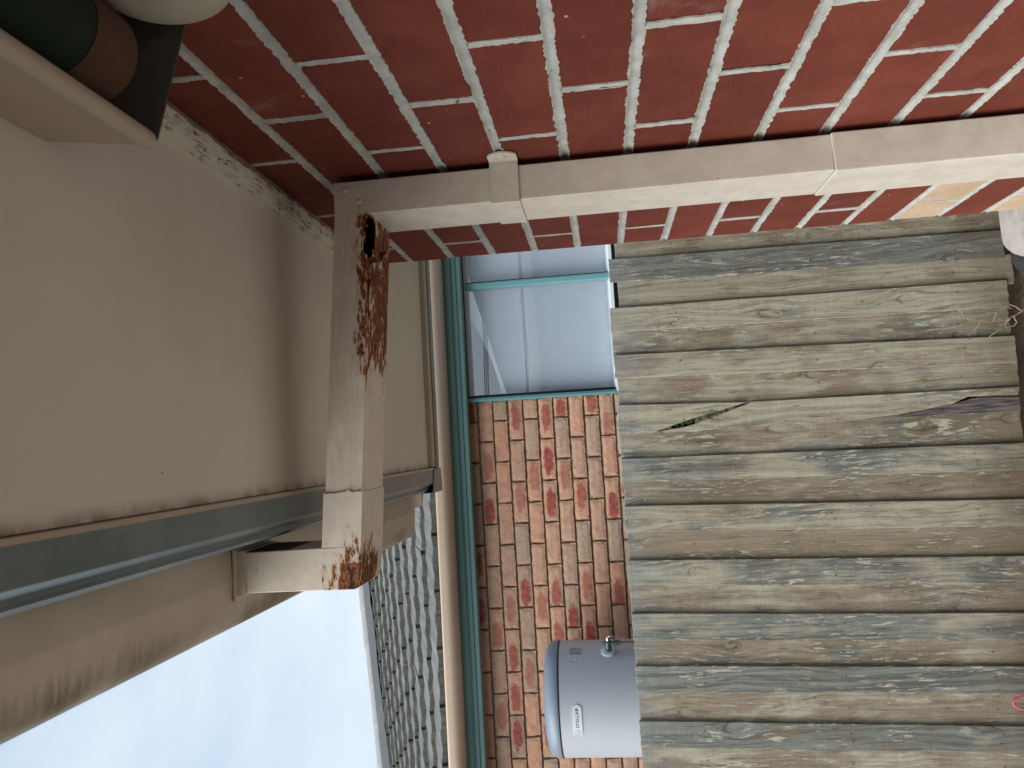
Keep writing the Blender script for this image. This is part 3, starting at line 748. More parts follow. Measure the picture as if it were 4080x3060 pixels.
# ================================================================== neighbouring house
NW = 4.32
nb = thing('neighbour_house', 'tan brick house behind the fence with tiled roof and green fascia', 'house', (-1.0, 5.5, GZ))
def Nn(o):
    o.parent = nb; o.matrix_parent_inverse = Matrix.Translation(-nb.location); return o
b = MB()     # backing wall with the window opening
b.box(-6, .262, NW + .017, NW + .14, GZ, .80); b.box(.262, 2.2, NW + .017, NW + .14, GZ, -.115); b.box(2.2, 3.2, NW + .017, NW + .14, GZ, .80)
b.box(.262, 2.2, NW + .017, NW + .14, .752, .80)
nwall = Nn(b.build('wall', 'brown_mortar'))
def rustic(seed, L_, H_):
    r = random.Random(seed); b = MB(); nx_, nz_ = 12, 4; D_ = .09
    vs = []
    for k in range(nz_ + 1):
        for i in range(nx_ + 1):
            x = -L_ + 2 * L_ * i / nx_; z = -H_ + 2 * H_ * k / nz_
            e = i in (0, nx_) or k in (0, nz_)
            jx = r.uniform(-.0022, .0022) if e else 0; jz = r.uniform(-.0022, .0022) if e else 0
            cut = .85 if e else 1
            vs.append((x + jx * 1.2, .0045 + r.uniform(-.001, .001) if e else r.uniform(-.0008, .0008), z + jz))
    n1 = nx_ + 1
    fs = [(k * n1 + i, k * n1 + i + 1, (k + 1) * n1 + i + 1, (k + 1) * n1 + i) for k in range(nz_) for i in range(nx_)]
    rim = [i for i in range(n1)] + [k * n1 + nx_ for k in range(1, nz_ + 1)] + [nz_ * n1 + i for i in range(nx_ - 1, -1, -1)] + [k * n1 for k in range(nz_ - 1, 0, -1)]
    base = len(vs); vs += [(vs[q][0], .04, vs[q][2]) for q in rim]
    fs += [(rim[i], rim[(i + 1) % len(rim)], base + (i + 1) % len(rim), base + i) for i in range(len(rim))]
    b.quads(vs, fs); return b.mesh('brick', 'tan_brick')
NP, NH, NJ = .2320, .0858, .0112
fullr = [rustic(100 + i, (NP - NJ) / 2, (NH - NJ) / 2) for i in range(8)]
cr_ = {}
rb = random.Random(5)
JZ0 = .448
for k in range(-4, 9):        # course k between joints JZ0-NH*k and the next one down
    zc = JZ0 - NH * (k + .5)
    if zc > .76: continue
    off = -.674 if k % 2 else -.674 - NP / 2
    xs2 = sorted(off + NP * i for i in range(-11, 8)); xs2 = [x for x in xs2 if -3.05 < x < .245 - .03] + [.249 + NJ / 2]
    for i in range(len(xs2) - 1):
        a, c_ = xs2[i] + NJ / 2, xs2[i + 1] - NJ / 2
        if abs(c_ - a - (NP - NJ)) < .003: me = rb.choice(fullr)
        else:
            key = round(c_ - a, 3)
            if key not in cr_: cr_[key] = rustic(300 + len(cr_), (c_ - a) / 2, (NH - NJ) / 2)
            me = cr_[key]
        o = link('brick', me, nwall, ((a + c_) / 2, NW + rb.uniform(-.0025, .0025), zc + rb.uniform(-.001, .001)))
        o.rotation_euler = (0, rb.uniform(-.006, .006), 0)
        o['seed'] = rb.random() * 2; o['tone'] = min(1, max(0, rb.choice((0., .1, .25, .5, .9)) + rb.uniform(-.1, .1))); o['red'] = rb.choice((0., 0., .1, .85, 1.0, .6))
# mortar fillets standing between the rustic bricks are the raked backing; window next
b = MB(); b.box(.250, .262, NW - .035, NW + .09, -.105, .79)
win = Nn(b.build('window', 'teal_aluminium'))
def Wc(o): o.parent = win; return o
b = MB(); b.box(.2622, .2720, NW - .028, NW + .05, -.090, .775); Wc(b.build('frame', 'teal_aluminium'))
b = MB(); b.box(.2722, .2860, NW - .006, NW + .045, -.088, .775); Wc(b.build('gasket', 'black_gasket'))
b = MB(); b.box(.2862, 2.2, NW + .002, NW + .045, .735, .775); Wc(b.build('gasket', 'black_gasket'))
b = MB(); b.box(.2622, 2.2, NW - .026, NW + .05, .7755, .79); Wc(b.build('frame', 'teal_aluminium'))
b = MB(); b.sweep([(NW + .05, .75), (NW - .004, .748), (NW - .006, .722), (NW + .012, .720)], .2864, 2.2, 'x'); Wc(b.build('head_trim', 'white_frame'))
b = MB(); b.prism([(.898, NW - .016), (.905, NW - .024), (.928, NW - .024), (.936, NW - .016), (.936, NW + .03), (.898, NW + .03)], -.088, .7345, 'z'); Wc(b.build('mullion', 'teal_aluminium'))
b = MB(); b.box(.937, .942, NW - .010, NW + .03, -.086, .7340); Wc(b.build('gasket', 'black_gasket'))
b = MB(); b.box(.2862, .2885, NW - .004, NW + .02, -.086, .73); Wc(b.build('gasket', 'black_gasket'))
b = MB(); b.prism([(NW - .034, -.088), (NW + .05, -.070), (NW + .05, -.105), (NW - .034, -.106)], .2622, 2.2, 'x'); Wc(b.build('sill', 'white_frame'))
b = MB(); b.box(.2622, 2.2, NW - .028, NW + .011, -.1145, -.1062); Wc(b.build('gasket', 'black_gasket'))
for (x0, x1) in ((.2886, .8978), (.9422, 2.2)):
    b = MB(); b.quads([(x0, NW + .010, -.080), (x1, NW + .010, -.080), (x1, NW + .010, .7348), (x0, NW + .010, .7348)], [(0, 1, 2, 3)])
    Wc(b.build('pane', 'window_glass'))
# curtain pulled aside in a curve at its top corner, soft folds, a hem seam
def curtain():
    b = MB(); nx_, nz_ = 110, 50; vs = []
    edge = [(.24, .560), (.253, .566), (.351, .579), (.485, .616), (.621, .667), (.766, .734), (.83, .775), (3, .775)]
    def top(x):
        for i in range(len(edge) - 1):
            if edge[i][0] <= x <= edge[i + 1][0]:
                s = (x - edge[i][0]) / (edge[i + 1][0] - edge[i][0]); return edge[i][1] + (edge[i + 1][1] - edge[i][1]) * s
        return .775
    for k in range(nz_ + 1):
        for i in range(nx_ + 1):
            x = .24 + 1.96 * i / nx_; s = k / nz_; z = -.13 + (top(x) + .13) * s
            y = NW + .062 + .004 * math.sin(x * 9 + .6 * math.sin(z * 4)) + .012 * max(0, s - .6) ** 2 * 6 * (1 if x < .8 else .4)
            vs.append((x, y, z))
    b.quads(vs, [(k * (nx_ + 1) + i, k * (nx_ + 1) + i + 1, (k + 1) * (nx_ + 1) + i + 1, (k + 1) * (nx_ + 1) + i) for k in range(nz_) for i in range(nx_)])
    return b
Wc(curtain().build('curtain', 'curtain_cloth', smooth=True))
b = MB(); b.box(.24, 2.2, NW + .0555, NW + .0565, .4215, .4232); Wc(b.build('curtain_seam', 'curtain_cloth'))
b = MB(); b.box(.20, 2.25, NW + .60, NW + .62, -.3, .85); b.box(.20, .21, NW + .15, NW + .6, -.3, .85); b.box(2.24, 2.25, NW + .15, NW + .6, -.3, .85); b.box(.2, 2.25, NW + .15, NW + .6, .84, .85); b.box(.2, 2.25, NW + .15, NW + .6, -.3, -.29)
Wc(b.build('room', 'room_paint'))
# fascia, eave lining, gutter
fpn = [(3.935, .86), (3.935, .757), (3.943, .750), (3.947, .748), (3.947, .745), (3.943, .742), (3.943, .727), (3.951, .725), (3.951, .7225), (3.947, .720), (3.947, .7025), (3.953, .699), (4.0, .699)]
fpn = [(4.205 + (y - 3.947), .744 + (z - .6990) * 1.064) for y, z in fpn]
b = MB(); b.sweep(fpn, -6, 3.2, 'x'); Nn(b.build('fascia', 'blue_green_steel'))
b = MB(); b.box(-6, 3.2, 4.245, NW + .01, .800, .808); Nn(b.build('eave_lining', 'cream_metal'))
gpn = [(3.934, .862), (3.934, .792), (3.900, .790)]
for i in range(0, 8):
    a = i / 7 * math.pi / 2; gpn.append((3.860 - .052 * math.sin(a), .790 + .045 * (1 - math.cos(a))))
gpn += [(3.8075, .846)] + [(3.815 - .0085 * math.cos(a), .853 + .0085 * math.sin(a)) for a in (0, .5, 1.1, 1.7, 2.3, 2.9, 3.4)]
gpn = [(4.192 + (y - 3.934), .790 * 1.064 + (z - .790) * 1.064) for y, z in gpn]
b = MB(); b.sweep(gpn, -6, 3.2, 'x'); solid(Nn(b.build('gutter', 'neighbour_gutter', smooth=True)), .0015)

# roof: courses of waved cement tiles
def surf(x, s):
    """point on the roof: s = 0 at the eave, 1 at the ridge"""
    yt = 6.93 + .06 * (x + 1.11); zt_ = 2.215 + .092 * (x + 1.11)
    return Vector((x, 4.112 + (yt - 4.112) * s, .930 + (zt_ - .930) * s))
b = MB(); n = 24
vs = []
for i in range(n + 1):
    x = -6 + 9.2 * i / n
    for s in (0, 1.0): 
        p_ = surf(x, s); vs.append((p_.x, p_.y, p_.z - .045))
b.quads(vs, [(2 * i, 2 * i + 1, 2 * i + 3, 2 * i + 2) for i in range(n)])
vs = []
for i in range(n + 1):
    x = -6 + 9.2 * i / n; p_ = surf(x, 1); vs += [(p_.x, p_.y, p_.z - .045), (p_.x, p_.y + 3.2, p_.z - 1.35)]
b.quads(vs, [(2 * i, 2 * i + 1, 2 * i + 3, 2 * i + 2) for i in range(n)])
roof = Nn(b.build('roof', 'tile_butt'))
TW, TL = .300, .40
def tile_mesh(seed):
    r = random.Random(seed); b = MB(); nx_ = 16
    def hgt(u): return .0036 * math.cos(2 * math.pi * u * 2 + .4)
    th = .046
    rows = []
    for (yy, dz) in ((0., 0.), (.004, .003), (.1, .0025), (.22, .001), (TL, 0.)):
        rows.append([(TW * (i / nx_) - TW / 2 + .003, yy + (r.uniform(-.002, .002) if yy == 0 else 0) + .000, hgt(i / nx_) + dz + (r.uniform(-.001, .001) if yy < .01 else 0)) for i in range(nx_ + 1)])
    n1 = nx_ + 1
    vs = [v for r_ in rows for v in r_]
    b.quads(vs, [(k * n1 + i, k * n1 + i + 1, (k + 1) * n1 + i + 1, (k + 1) * n1 + i) for k in range(4) for i in range(nx_)], 0)
    lo = [(x, y + .004, z - th + r.uniform(-.002, .002)) for x, y, z in rows[0]]
    # butt stops short of the interlock, leaving the small dark slot between neighbours
    b.quads(rows[0] + lo, [(i, i + 1, i + 1 + n1, i + n1) for i in range(nx_ - 1)], 1)
    b.quads([(v[0], v[1] + .018, v[2] - .004) for v in (rows[0][-2], rows[0][-1], lo[-1], lo[-2])], [(0, 1, 2, 3)], 1)
    b.quads([lo[0], rows[0][0], rows[-1][0], (rows[-1][0][0], TL, rows[-1][0][2] - th), lo[-2], rows[0][-2], rows[-1][-2], (rows[-1][-2][0], TL, rows[-1][-2][2] - th)], [(0, 1, 2, 3), (4, 5, 6, 7)], 1)
    return b.mesh('roof_tile', ['tile_top', 'tile_butt'])
tiles = [tile_mesh(i) for i in range(5)]
rt = random.Random(11)
NC = 10
for j in range(NC):
    s = j / NC
    sh = (TW / 2 if j % 2 else 0) + rt.uniform(-.02, .02)
    lo_, hi_ = (-2.9, .75) if j < 3 else (-3.5, .75)
    i0 = int((lo_ - sh) / TW); i1 = int((hi_ - sh) / TW)
    for i in range(i0, i1):
        x = sh + i * TW
        p0 = surf(x, s); p1 = surf(x, s + 1 / NC); px_ = surf(x + .3, s)
        yv = (p1 - p0).normalized(); xv = (px_ - p0).normalized(); zv = xv.cross(yv).normalized(); yv = zv.cross(xv)
        # each tile rides on the head of the one below
        tilt = Matrix.Rotation(-R(5.0), 3, 'X')
        rot = Matrix((xv, yv, zv)).transposed() @ tilt
        o = bpy.data.objects.new('roof_tile', rt.choice(tiles)); COL.objects.link(o); o.parent = roof
        o.matrix_basis = Matrix.Translation(p0 + zv * (.026 + rt.uniform(-.003, .003)) + xv * rt.uniform(-.003, .003)) @ (rot @ Matrix.Rotation(rt.uniform(-.008, .008), 3, 'Z')).to_4x4()
        o['seed'] = rt.random() * 3
# ridge caps, each lapping the next
def cap_mesh():
    b = MB(); seg = 14; prof = []
    for yy, rr in ((0., .150), (.014, .156), (.06, .148), (.42, .126)):
        prof.append([(yy, -rr * 1.0 * math.cos(math.pi * k / seg), rr * .62 * math.sin(math.pi * k / seg)) for k in range(seg + 1)])
    n1 = seg + 1
    b.quads([v for p_ in prof for v in p_], [(i * n1 + k, i * n1 + k + 1, (i + 1) * n1 + k + 1, (i + 1) * n1 + k) for i in range(3) for k in range(seg)])
    inner = [(0, y * .86, z * .80) for _, y, z in prof[0]]
    b.quads(prof[0] + inner, [(k, k + 1, k + 1 + n1, k + n1) for k in range(seg)])
    return b.mesh('ridge_tile', 'ridge_cement', True)
cm = cap_mesh()
for i in range(15):
    x = -3.75 + .335 * i
    p0 = surf(x, 1); p1 = surf(x + .335, 1); d = (p1 - p0).normalized(); d = Vector((d.x, d.y, d.z + .035)).normalized()
    zv = Vector((0, 0, 1)); yv = zv.cross(d).normalized(); zv = d.cross(yv)
    o = bpy.data.objects.new('ridge_tile', cm); COL.objects.link(o); o.parent = roof
    o.matrix_basis = Matrix.Translation(p0 + Vector((0, .0, .008 + rt.uniform(-.004, .004)))) @ Matrix((d, yv, zv)).transposed().to_4x4()
b = MB(); n = 60; q = []
for i in range(n + 1):
    x = -3.9 + 5.2 * i / n; p_ = surf(x, 1)
    q.append([(p_.x, p_.y - .285, p_.z - .085 + .010 * nz1(i * 1.9, 2)), (p_.x, p_.y - .150, p_.z + .022 + .004 * nz1(i * .5, 4)), (p_.x, p_.y, p_.z + .03)])
b.quads([v for r_ in q for v in r_], [(i * 3 + k, i * 3 + k + 1, (i + 1) * 3 + k + 1, (i + 1) * 3 + k) for i in range(n) for k in range(2)])
o = b.build('ridge_bedding', 'bedding_cement'); o.parent = roof

# ================================================================== water heater
HX, HY, HR = -1.277, 3.952, .272
wh = thing('water_heater', 'grey cylindrical storage water heater with domed lid against tan bricks', 'water heater', (HX, HY, GZ))
def Wh(o, par=None):
    o.parent = par or wh
    return o
z_ = lambda v: v - GZ
b = MB(); b.lathe([(0, 0.03), (HR, .03), (HR, .3), (HR, 1.0), (HR, z_(.293)), (HR - .006, z_(.296)), (0, z_(.296))], seg=96); Wh(b.build('tank', 'heater_paint', smooth=True))
b = MB(); b.lathe([(HR - .004, z_(.2955)), (HR + .0025, z_(.2965)), (HR + .004, z_(.302)), (HR + .0015, z_(.322)), (HR - .012, z_(.345)), (HR - .035, z_(.360)), (HR - .075, z_(.369)), (.1, z_(.375)), (0, z_(.376))], seg=96); Wh(b.build('lid', 'heater_lid_grey', smooth=True))
b = MB(); b.lathe([(HR + .0012, z_(.2900)), (HR + .0018, z_(.2915)), (HR + .0018, z_(.2945)), (HR + .0005, z_(.2955))], seg=96); Wh(b.build('seam', 'black_gasket', smooth=True))
b = MB(); b.lathe([(0, 0), (HR - .02, 0), (HR - .02, .03), (0, .03)], seg=48); Wh(b.build('base', 'black_gasket'))
def cyl(a, r, z): return (r * math.sin(a), -r * math.cos(a), z_(z))
def patch(name, a0, a1, z0, z1, matn, off, rad=0, par=None):
    b = MB(); n = 24; top, bot = [], []
    for i in range(n + 1):
        a = a0 + (a1 - a0) * i / n
        d = min(abs(a - a0), abs(a1 - a)) * HR; inset = 0
        if rad and d < rad: inset = rad - math.sqrt(max(0, rad * rad - (rad - d) ** 2))
        top.append((a, z1 - inset)); bot.append((a, z0 + inset))
    P_ = [cyl(a, HR + off, z) for a, z in top] + [cyl(a, HR + off, z) for a, z in bot] + [cyl(a, HR - .001, z) for a, z in top] + [cyl(a, HR - .001, z) for a, z in bot]
    n1 = n + 1
    b.quads(P_, [(i, i + 1, i + 1 + n1, i + n1) for i in range(n)] + [(i, i + 1, i + 1 + 2 * n1, i + 2 * n1) for i in range(n)] + [(i + n1, i + 1 + n1, i + 1 + 3 * n1, i + 3 * n1) for i in range(n)])
    return Wh(b.build(name, matn, smooth=True), par)
BA = -.075
bd = patch('badge', BA - .275, BA + .275, .188, .231, 'badge_silver', .004, .0212)
b = MB()
for (r0_, r1_) in ((.0125, .0145), (.004, .0055)):
    n = 24; P_ = []
    for k in range(n):
        t_ = 2 * math.pi * k / n
        for rr in (r0_, r1_): P_.append(cyl(BA - .205 + rr * math.cos(t_) / HR, HR + .0046, .2095 + rr * math.sin(t_)))
    b.quads(P_, [(2 * k, 2 * k + 1, (2 * k + 3) % (2 * n), (2 * k + 2) % (2 * n)) for k in range(n)])
Wh(b.build('emblem', 'heater_lid_grey'), bd)
fc = bpy.data.curves.new('lettering', 'FONT'); fc.body = 'STELLAR'; fc.size = .0200; fc.align_x = 'CENTER'; fc.align_y = 'CENTER'; fc.space_character = 1.12; fc.offset = .0002
fo = bpy.data.objects.new('lettering', fc); COL.objects.link(fo)
bpy.context.view_layer.update()
dg = bpy.context.evaluated_depsgraph_get(); me = bpy.data.meshes.new_from_object(fo.evaluated_get(dg)); bpy.data.objects.remove(fo)
for v in me.vertices:
    x, y = v.co.x, v.co.y; v.co = cyl(BA + .055 + x * 1.05 / HR, HR + .0048, .2095 + y)
me.materials.clear(); me.materials.append(M['lettering_black']); me.name = 'lettering'
link('lettering', me, bd)
lb = patch('rating_label', R(51), R(62), .183, .243, 'label_white', .0008)
lb2 = patch('warning_label', R(63), R(74), .178, .238, 'label_print', .0008)
b = MB()
for q in range(9):
    zz = .236 - .0055 * q
    P_ = [cyl(R(52), HR + .0012, zz), cyl(R(60 if q % 3 else 56), HR + .0012, zz), cyl(R(60 if q % 3 else 56), HR + .0012, zz - .0016), cyl(R(52), HR + .0012, zz - .0016)]
    b.face(P_)
Wh(b.build('fine_print', 'lettering_black'), lb)
b = MB()
for q in range(8):
    zz = .232 - .0058 * q
    b.face([cyl(R(64), HR + .0012, zz), cyl(R(72), HR + .0012, zz), cyl(R(72), HR + .0012, zz - .002), cyl(R(64), HR + .0012, zz - .002)])
Wh(b.build('fine_print', 'lettering_black'), lb2)
# relief valve on its flange, pipe falling behind the fence
VA = R(66); vz = .048
out = Vector((math.sin(VA), -math.cos(VA), 0)); base = Vector(cyl(VA, HR, vz))
b = MB()
P = lambda d, dz=0, side=0: base + out * d + Vector((0, 0, dz)) + out.cross(Vector((0, 0, 1))) * side
b.tube([P(-.004), P(.004), P(.008), P(.010)], [.036, .037, .034, .014], 28); Wh(b.build('flange', 'badge_silver', smooth=True))
b = MB(); b.tube([P(.010), P(.022), P(.024), P(.040), P(.043), P(.062), P(.064), P(.072)], [.013, .013, .017, .017, .0145, .0145, .011, .011], 14)
b.tube([P(.052), P(.052, -.030), P(.052, -.031), P(.052, -.044), P(.052, -.045), P(.052, -.060)], [.0105, .0105, .015, .015, .012, .012], 12)
b.tube([P(.052, .005), P(.052, .022), P(.052, .030)], [.007, .007, .005], 10)
vv = Wh(b.build('relief_valve', 'valve_brass', smooth=True))
b = MB(); b.tube([P(.072), P(.080), P(.086)], [.011, .011, .008], 14); b.tube([P(.084), P(.091, -.012), P(.090, -.026), P(.082, -.036)], [.0045, .004, .0035, .003], 8); o = b.build('lever', 'chrome', smooth=True); Wh(o, vv)
b = MB(); b.tube([P(.052, -.058), P(.051, -.1), P(.049, -.2), P(.046, -.5), P(.044, -1.4)], .0075, 10); Wh(b.build('drain_pipe', 'copper_pipe', smooth=True), vv)

# ================================================================== paling fence
fence = thing('paling_fence', 'weathered grey timber paling fence standing between the two houses', 'fence', (-.5, 3.0, GZ))
def Fe(o, par=None):
    o.parent = par or fence
    if par is None: o.matrix_parent_inverse = Matrix.Translation(-fence.location)
    return o
FY = 2.985
FB = [(0.6994, 0.6873, 0.609, 0.5826), (0.506, 0.4997, 0.4109, 0.4015), (0.3227, 0.2926, 0.2326, 0.1938), (0.1292, 0.1054, 0.0119, 0.0218), (-0.0781, -0.0982, -0.1684, -0.1948), (-0.2588, -0.3002, -0.3568, -0.3956), (-0.4627, -0.5022, -0.5563, -0.6006), (-0.6621, -0.7031, -0.7613, -0.7967), (-0.8549, -0.8881, -0.95, -0.9807), (-1.055, -1.0953, -1.1493, -1.1851)]
FT = [-.062, -.053, -.057, -.056, -.059, -.057, -.056, -.059, -.060, -.060]
FBm = [-1.507, -1.507, -1.511, -1.510, -1.509, -1.512, -1.508, -1.51, -1.51, -1.51]
FTone = [.95, .25, .35, .40, .62, .42, .60, .66, 1.08, 1.02]
BT = [-.089, -.092, -.055, -.066, -.059, -.062, -.064, -.060, -.062, -.064, -.062]
BBm = [-1.512, -1.537, -1.506, -1.517, -1.508, -1.515, -1.51, -1.52, -1.51, -1.51, -1.51]
BTone = [.20, .08, .42, .30, .50, .55, .40, .50, .42, .10, .05]
BBrown = [.6, .2, .5, .5, .6, .9, 1.0, .7, .8, .6, .6]
for i in range(3):     # the fence goes on to the left of the picture
    r_ = FB[-1]; FB.append(tuple(v - .198 for v in r_)); FT.append(-.058); FBm.append(-1.51); FTone.append(.4 + .2 * i); BT.append(-.062); BBm.append(-1.51); BTone.append(.3); BBrown.append(.4)
FB.insert(0, tuple(v + .195 for v in FB[0])); FT.insert(0, -.06); FBm.insert(0, -1.51); FTone.insert(0, .3)
BT.insert(0, -.07); BBm.insert(0, -1.51); BTone.insert(0, .4); BBrown.insert(0, .2)
def board(poly_pts, ya, yb, seed, tone, brown, name='paling'):
    cx = sum(p_[0] for p_ in poly_pts) / len(poly_pts)
    b = MB(); b.prism([(x - cx, z) for x, z in poly_pts], 0, yb - ya, 'y')
    o = Fe(b.build(name, 'paling')); o.location = (cx, ya, 0)
    o['seed'] = seed; o['tone'] = tone; o['brown'] = brown
    md = o.modifiers.new('worn_edges', 'BEVEL'); md.width = .0015; md.segments = 1; md.limit_method = 'ANGLE'; md.angle_limit = R(50)
    return o
rf = random.Random(21)
def outline(lt, lb_, rt_, rb_, zt_, zb_):
    """rough sawn outline; lt/rt at the head, lb/rb at the foot"""
    pts = []
    nT = 7; nS = 16
    for i in range(nT + 1): s = i / nT; pts.append((rt_ + (lt - rt_) * s, zt_ + rf.uniform(-.0016, .0016)))
    ph = rf.random() * 9
    for i in range(1, nS): s = i / nS; pts.append((lt + (lb_ - lt) * s + .0014 * nz1(s * 5, ph), zt_ + (zb_ - zt_) * s))
    for i in range(nT + 1): s = i / nT; pts.append((lb_ + (rb_ - lb_) * s, zb_ + rf.uniform(-.003, .003)))
    for i in range(1, nS): s = i / nS; pts.append((rb_ + (rt_ - rb_) * s + .0014 * nz1(s * 5, ph + 3), zb_ + (zt_ - zb_) * s))
    return pts
nailm = {}
for k_, mm in (('r', 'nail_rust'), ('s', 'nail_steel')):
    b = MB(); b.lathe([(0, -.0012), (.0026, -.0008), (.0030, .0004), (.0030, .006)], axis='y', seg=8); nailm[k_] = b.mesh('nail', mm)
def nails(o, x_at, zs, pair, ysurf=0.):
    for z in zs:
        xs3 = x_at(z)
        for dx in ((-.012, .012) if pair else (0,)):
            n_ = link('nail', nailm['s' if rf.random() < .35 else 'r'], o, (xs3 + dx + rf.uniform(-.004, .004) - o.location.x, ysurf, z + rf.uniform(-.008, .008)))
RZ = (-.305, -.818, -1.328)
for i, q in enumerate(FB):
    rt_, rb_, lt, lb_ = q         # right edge head/foot, left edge head/foot
    zt_, zb_ = FT[i], FBm[i]
    if i == 4:       # split paling: a sheared head piece and a body with a wedge missing at the foot
        head = [(rt_, zt_), (.1, zt_ - .001), (.06, zt_ + .001), (lt, zt_), (.0125, -.13), (.013, -.190), (.0215, -.204), (.060, -.338), (.1095, -.545), (.1160, -.40), (.122, -.20)]
        body = [(.1095, -.556), (.1050, -.552), (.040, -.350), (.0285, -.300), (.0200, -.225), (.0130, -.2180), (.0150, -.5), (.0185, -.75), (.0205, -.948), (.0300, -1.085), (.0560, -1.270), (.0800, -1.330), (.0790, -1.42), (.0760, -1.502), (.1054, -1.510), (.1060, -1.3), (.1080, -.9)]
        o = board(head, FY, FY + .0135, 1.31, .35, .1); board(body, FY, FY + .0135, 1.31, .30, .2)
        nails(o, lambda z: .07, RZ[:1], True); continue
    o = board(outline(lt, lb_, rt_, rb_, zt_, zb_), FY + rf.uniform(-.001, .001), FY + .0135, rf.random() * 3, FTone[i], rf.random() * .4)
    nails(o, lambda z: (lt + rt_) / 2 + ((lb_ + rb_) / 2 - (lt + rt_) / 2) * (zt_ - z) / (zt_ - zb_), RZ, True)
    if i + 1 < len(FB):
        pass
for i in range(len(FB) + 0):      # back palings fill the gaps, lapped behind the front ones
    rq = FB[i - 1] if i else tuple(v + .195 for v in FB[0])
    lq = FB[i]
    rt_, rb_ = rq[2] + .014, rq[3] + .014; lt, lb_ = lq[0] - .014, lq[1] - .014
    j = min(i, len(BT) - 1)
    o = board(outline(lt, lb_, rt_, rb_, BT[j], BBm[j]), FY + .0145, FY + .0285, rf.random() * 3, BTone[j], BBrown[j])
    nails(o, lambda z: (lt + rt_) / 2 + ((lb_ + rb_) / 2 - (lt + rt_) / 2) * (BT[j] - z) / 1.45, RZ, False)
# old dark splinter showing through the wedge
b = MB(); b.prism([(.0190, -.93), (.0290, -1.08), (.052, -1.262), (.072, -1.345), (.070, -1.506), (.0195, -1.506), (.0185, -1.2)], FY + .0035, FY + .0130, 'y'); Fe(b.build('splinter', 'old_grey_timber'))
b = MB()
for i in range(46):
    s = rf.random(); x = .016 + .088 * s; z = -.205 - .335 * s; w = .010 * (1 - .6 * s)
    a_ = rf.uniform(0, 3); l_ = rf.uniform(.007, .014)
    c_, d_ = math.cos(a_) * l_, math.sin(a_) * l_; x += rf.uniform(-w, w)
    y_ = FY + .0115 + rf.uniform(0, .002)
    b.face([(x - c_, y_, z - d_), (x + d_ * .4, y_ - .001, z - c_ * .4), (x + c_, y_, z + d_), (x - d_ * .4, y_ + .001, z + c_ * .4)])
lf_ = Fe(b.build('leaf_sprig', 'leaf_green')); lf_['kind'] = 'stuff'
for z in RZ:
    b = MB(); b.box(-2.2, 1.1, FY + .034, FY + .075, z - .045, z + .045); Fe(b.build('rail', 'rail_timber'))
for x in (-1.75, .85):
    b = MB(); b.box(x - .05, x + .05, FY + .076, FY + .175, GZ, -.1); Fe(b.build('post', 'rail_timber'))

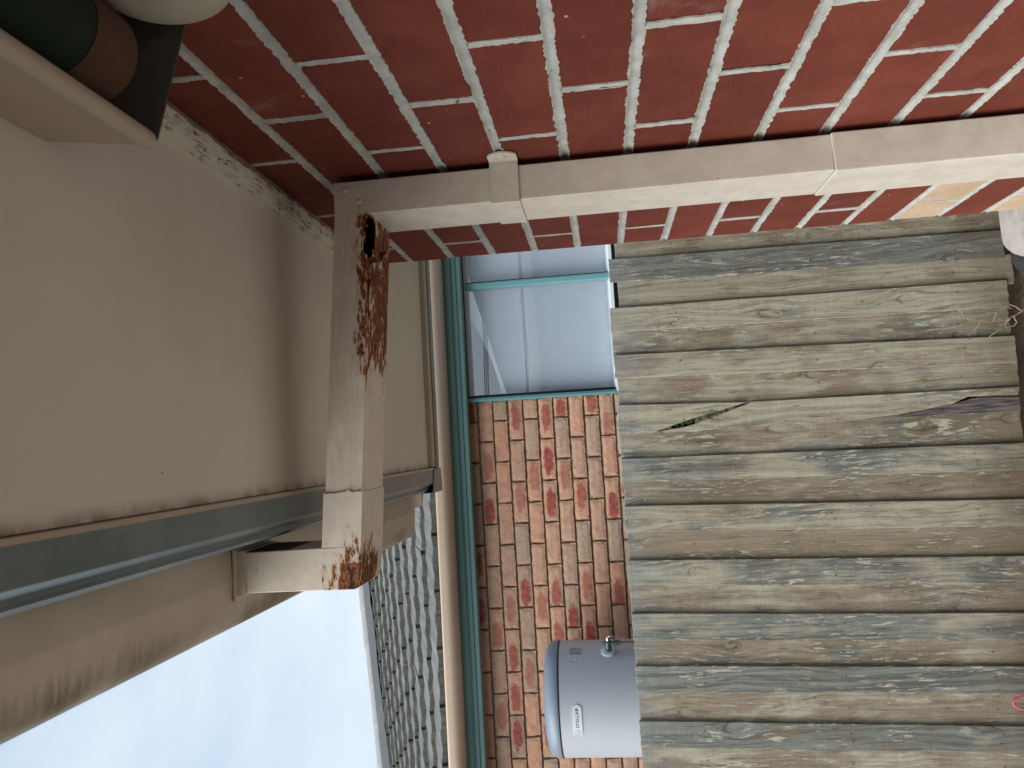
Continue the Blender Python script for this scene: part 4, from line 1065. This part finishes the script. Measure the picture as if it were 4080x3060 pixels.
# ================================================================== small things at the foot of the fence
vine = thing('dry_vine', 'dry leafless vine stems curling against the foot of the fence', 'dry vine', (.37, 2.93, GZ))
paths = [[(.390, -1.56), (.376, -1.523), (.360, -1.496), (.345, -1.461), (.343, -1.419), (.350, -1.359), (.361, -1.326), (.383, -1.26)],
         [(.348, -1.478), (.314, -1.441), (.290, -1.405), (.276, -1.412)], [(.343, -1.419), (.372, -1.434), (.376, -1.424)], [(.350, -1.359), (.338, -1.307), (.329, -1.25), (.322, -1.235)],
         [(.36, -1.496), (.335, -1.502), (.322, -1.49), (.318, -1.465), (.327, -1.455), (.334, -1.470)], [(.361, -1.326), (.39, -1.315), (.402, -1.300)], [(.376, -1.523), (.393, -1.505), (.400, -1.488), (.391, -1.478), (.383, -1.490)], [(.35, -1.38), (.318, -1.36), (.300, -1.33)]]
for i, p_ in enumerate(paths):
    pts = []
    for k in range(len(p_) - 1):
        for q in range(4):
            s = q / 4; x = p_[k][0] + (p_[k + 1][0] - p_[k][0]) * s; z = p_[k][1] + (p_[k + 1][1] - p_[k][1]) * s
            pts.append((x + .003 * nz1(k + s, i), 2.945 - .02 * abs(nz1((k + s) * .5, i + 4)) + .006 * i / 8, z + .003 * nz1(k + s, i + 8)))
    b = MB(); b.tube(pts, [.0022 - .0013 * k / len(pts) for k in range(len(pts))], 5)
    o = b.build('stem', 'dry_stem'); o.parent = vine; o.matrix_parent_inverse = Matrix.Translation(-vine.location)
def rock(name, loc, rad, seed, matn):
    bm = bmesh.new(); bmesh.ops.create_icosphere(bm, subdivisions=3, radius=1)
    for v in bm.verts:
        d = v.co.normalized(); f = 1 + .22 * mnoise.noise(d * 1.7 + Vector((seed, 0, 0))) + .12 * mnoise.noise(d * 5 + Vector((0, seed, 0)))
        v.co = Vector((d.x * rad[0], d.y * rad[1], d.z * rad[2])) * f
    me = bpy.data.meshes.new(name); bm.to_mesh(me); bm.free(); me.materials.append(M[matn]); return link(name, me, None, loc)
tag(rock('rock', (.555, 2.86, GZ + .03), (.085, .07, .075), 3, 'dark_stone'), 'rough black rock lying between fence foot and concrete footing', 'rock')
b = MB(); pts = [(-.995 + .026 * math.cos(2 * math.pi * k / 28), 2.93 - .012 * math.sin(2 * math.pi * k / 28), GZ + .13 + .100 * math.sin(2 * math.pi * k / 28)) for k in range(29)]
pts = [(-.995 + .030 * math.cos(2 * math.pi * k / 28), 2.935, -1.455 + .105 * math.sin(2 * math.pi * k / 28)) for k in range(29)]
b.tube(pts, .0035, 8); tag(b.build('plastic_loop', 'pink_plastic', smooth=True), 'thin pink plastic loop leaning on the fence foot', 'toy loop')
# overhead wires behind the camera, mirrored in the window
for i, w_ in enumerate(('lowest', 'middle', 'topmost')):
    b = MB(); b.tube([(-14 + 2.0 * k, -9 - .05 * i, 2.56 + .045 * i + .0012 * (k - 7) ** 2) for k in range(15)], .010, 6)
    tag(b.build('overhead_wire', 'wire_black'), w_ + ' of three thin black overhead wires mirrored in the window glass', 'wire', 'overhead wires mirrored in the window')
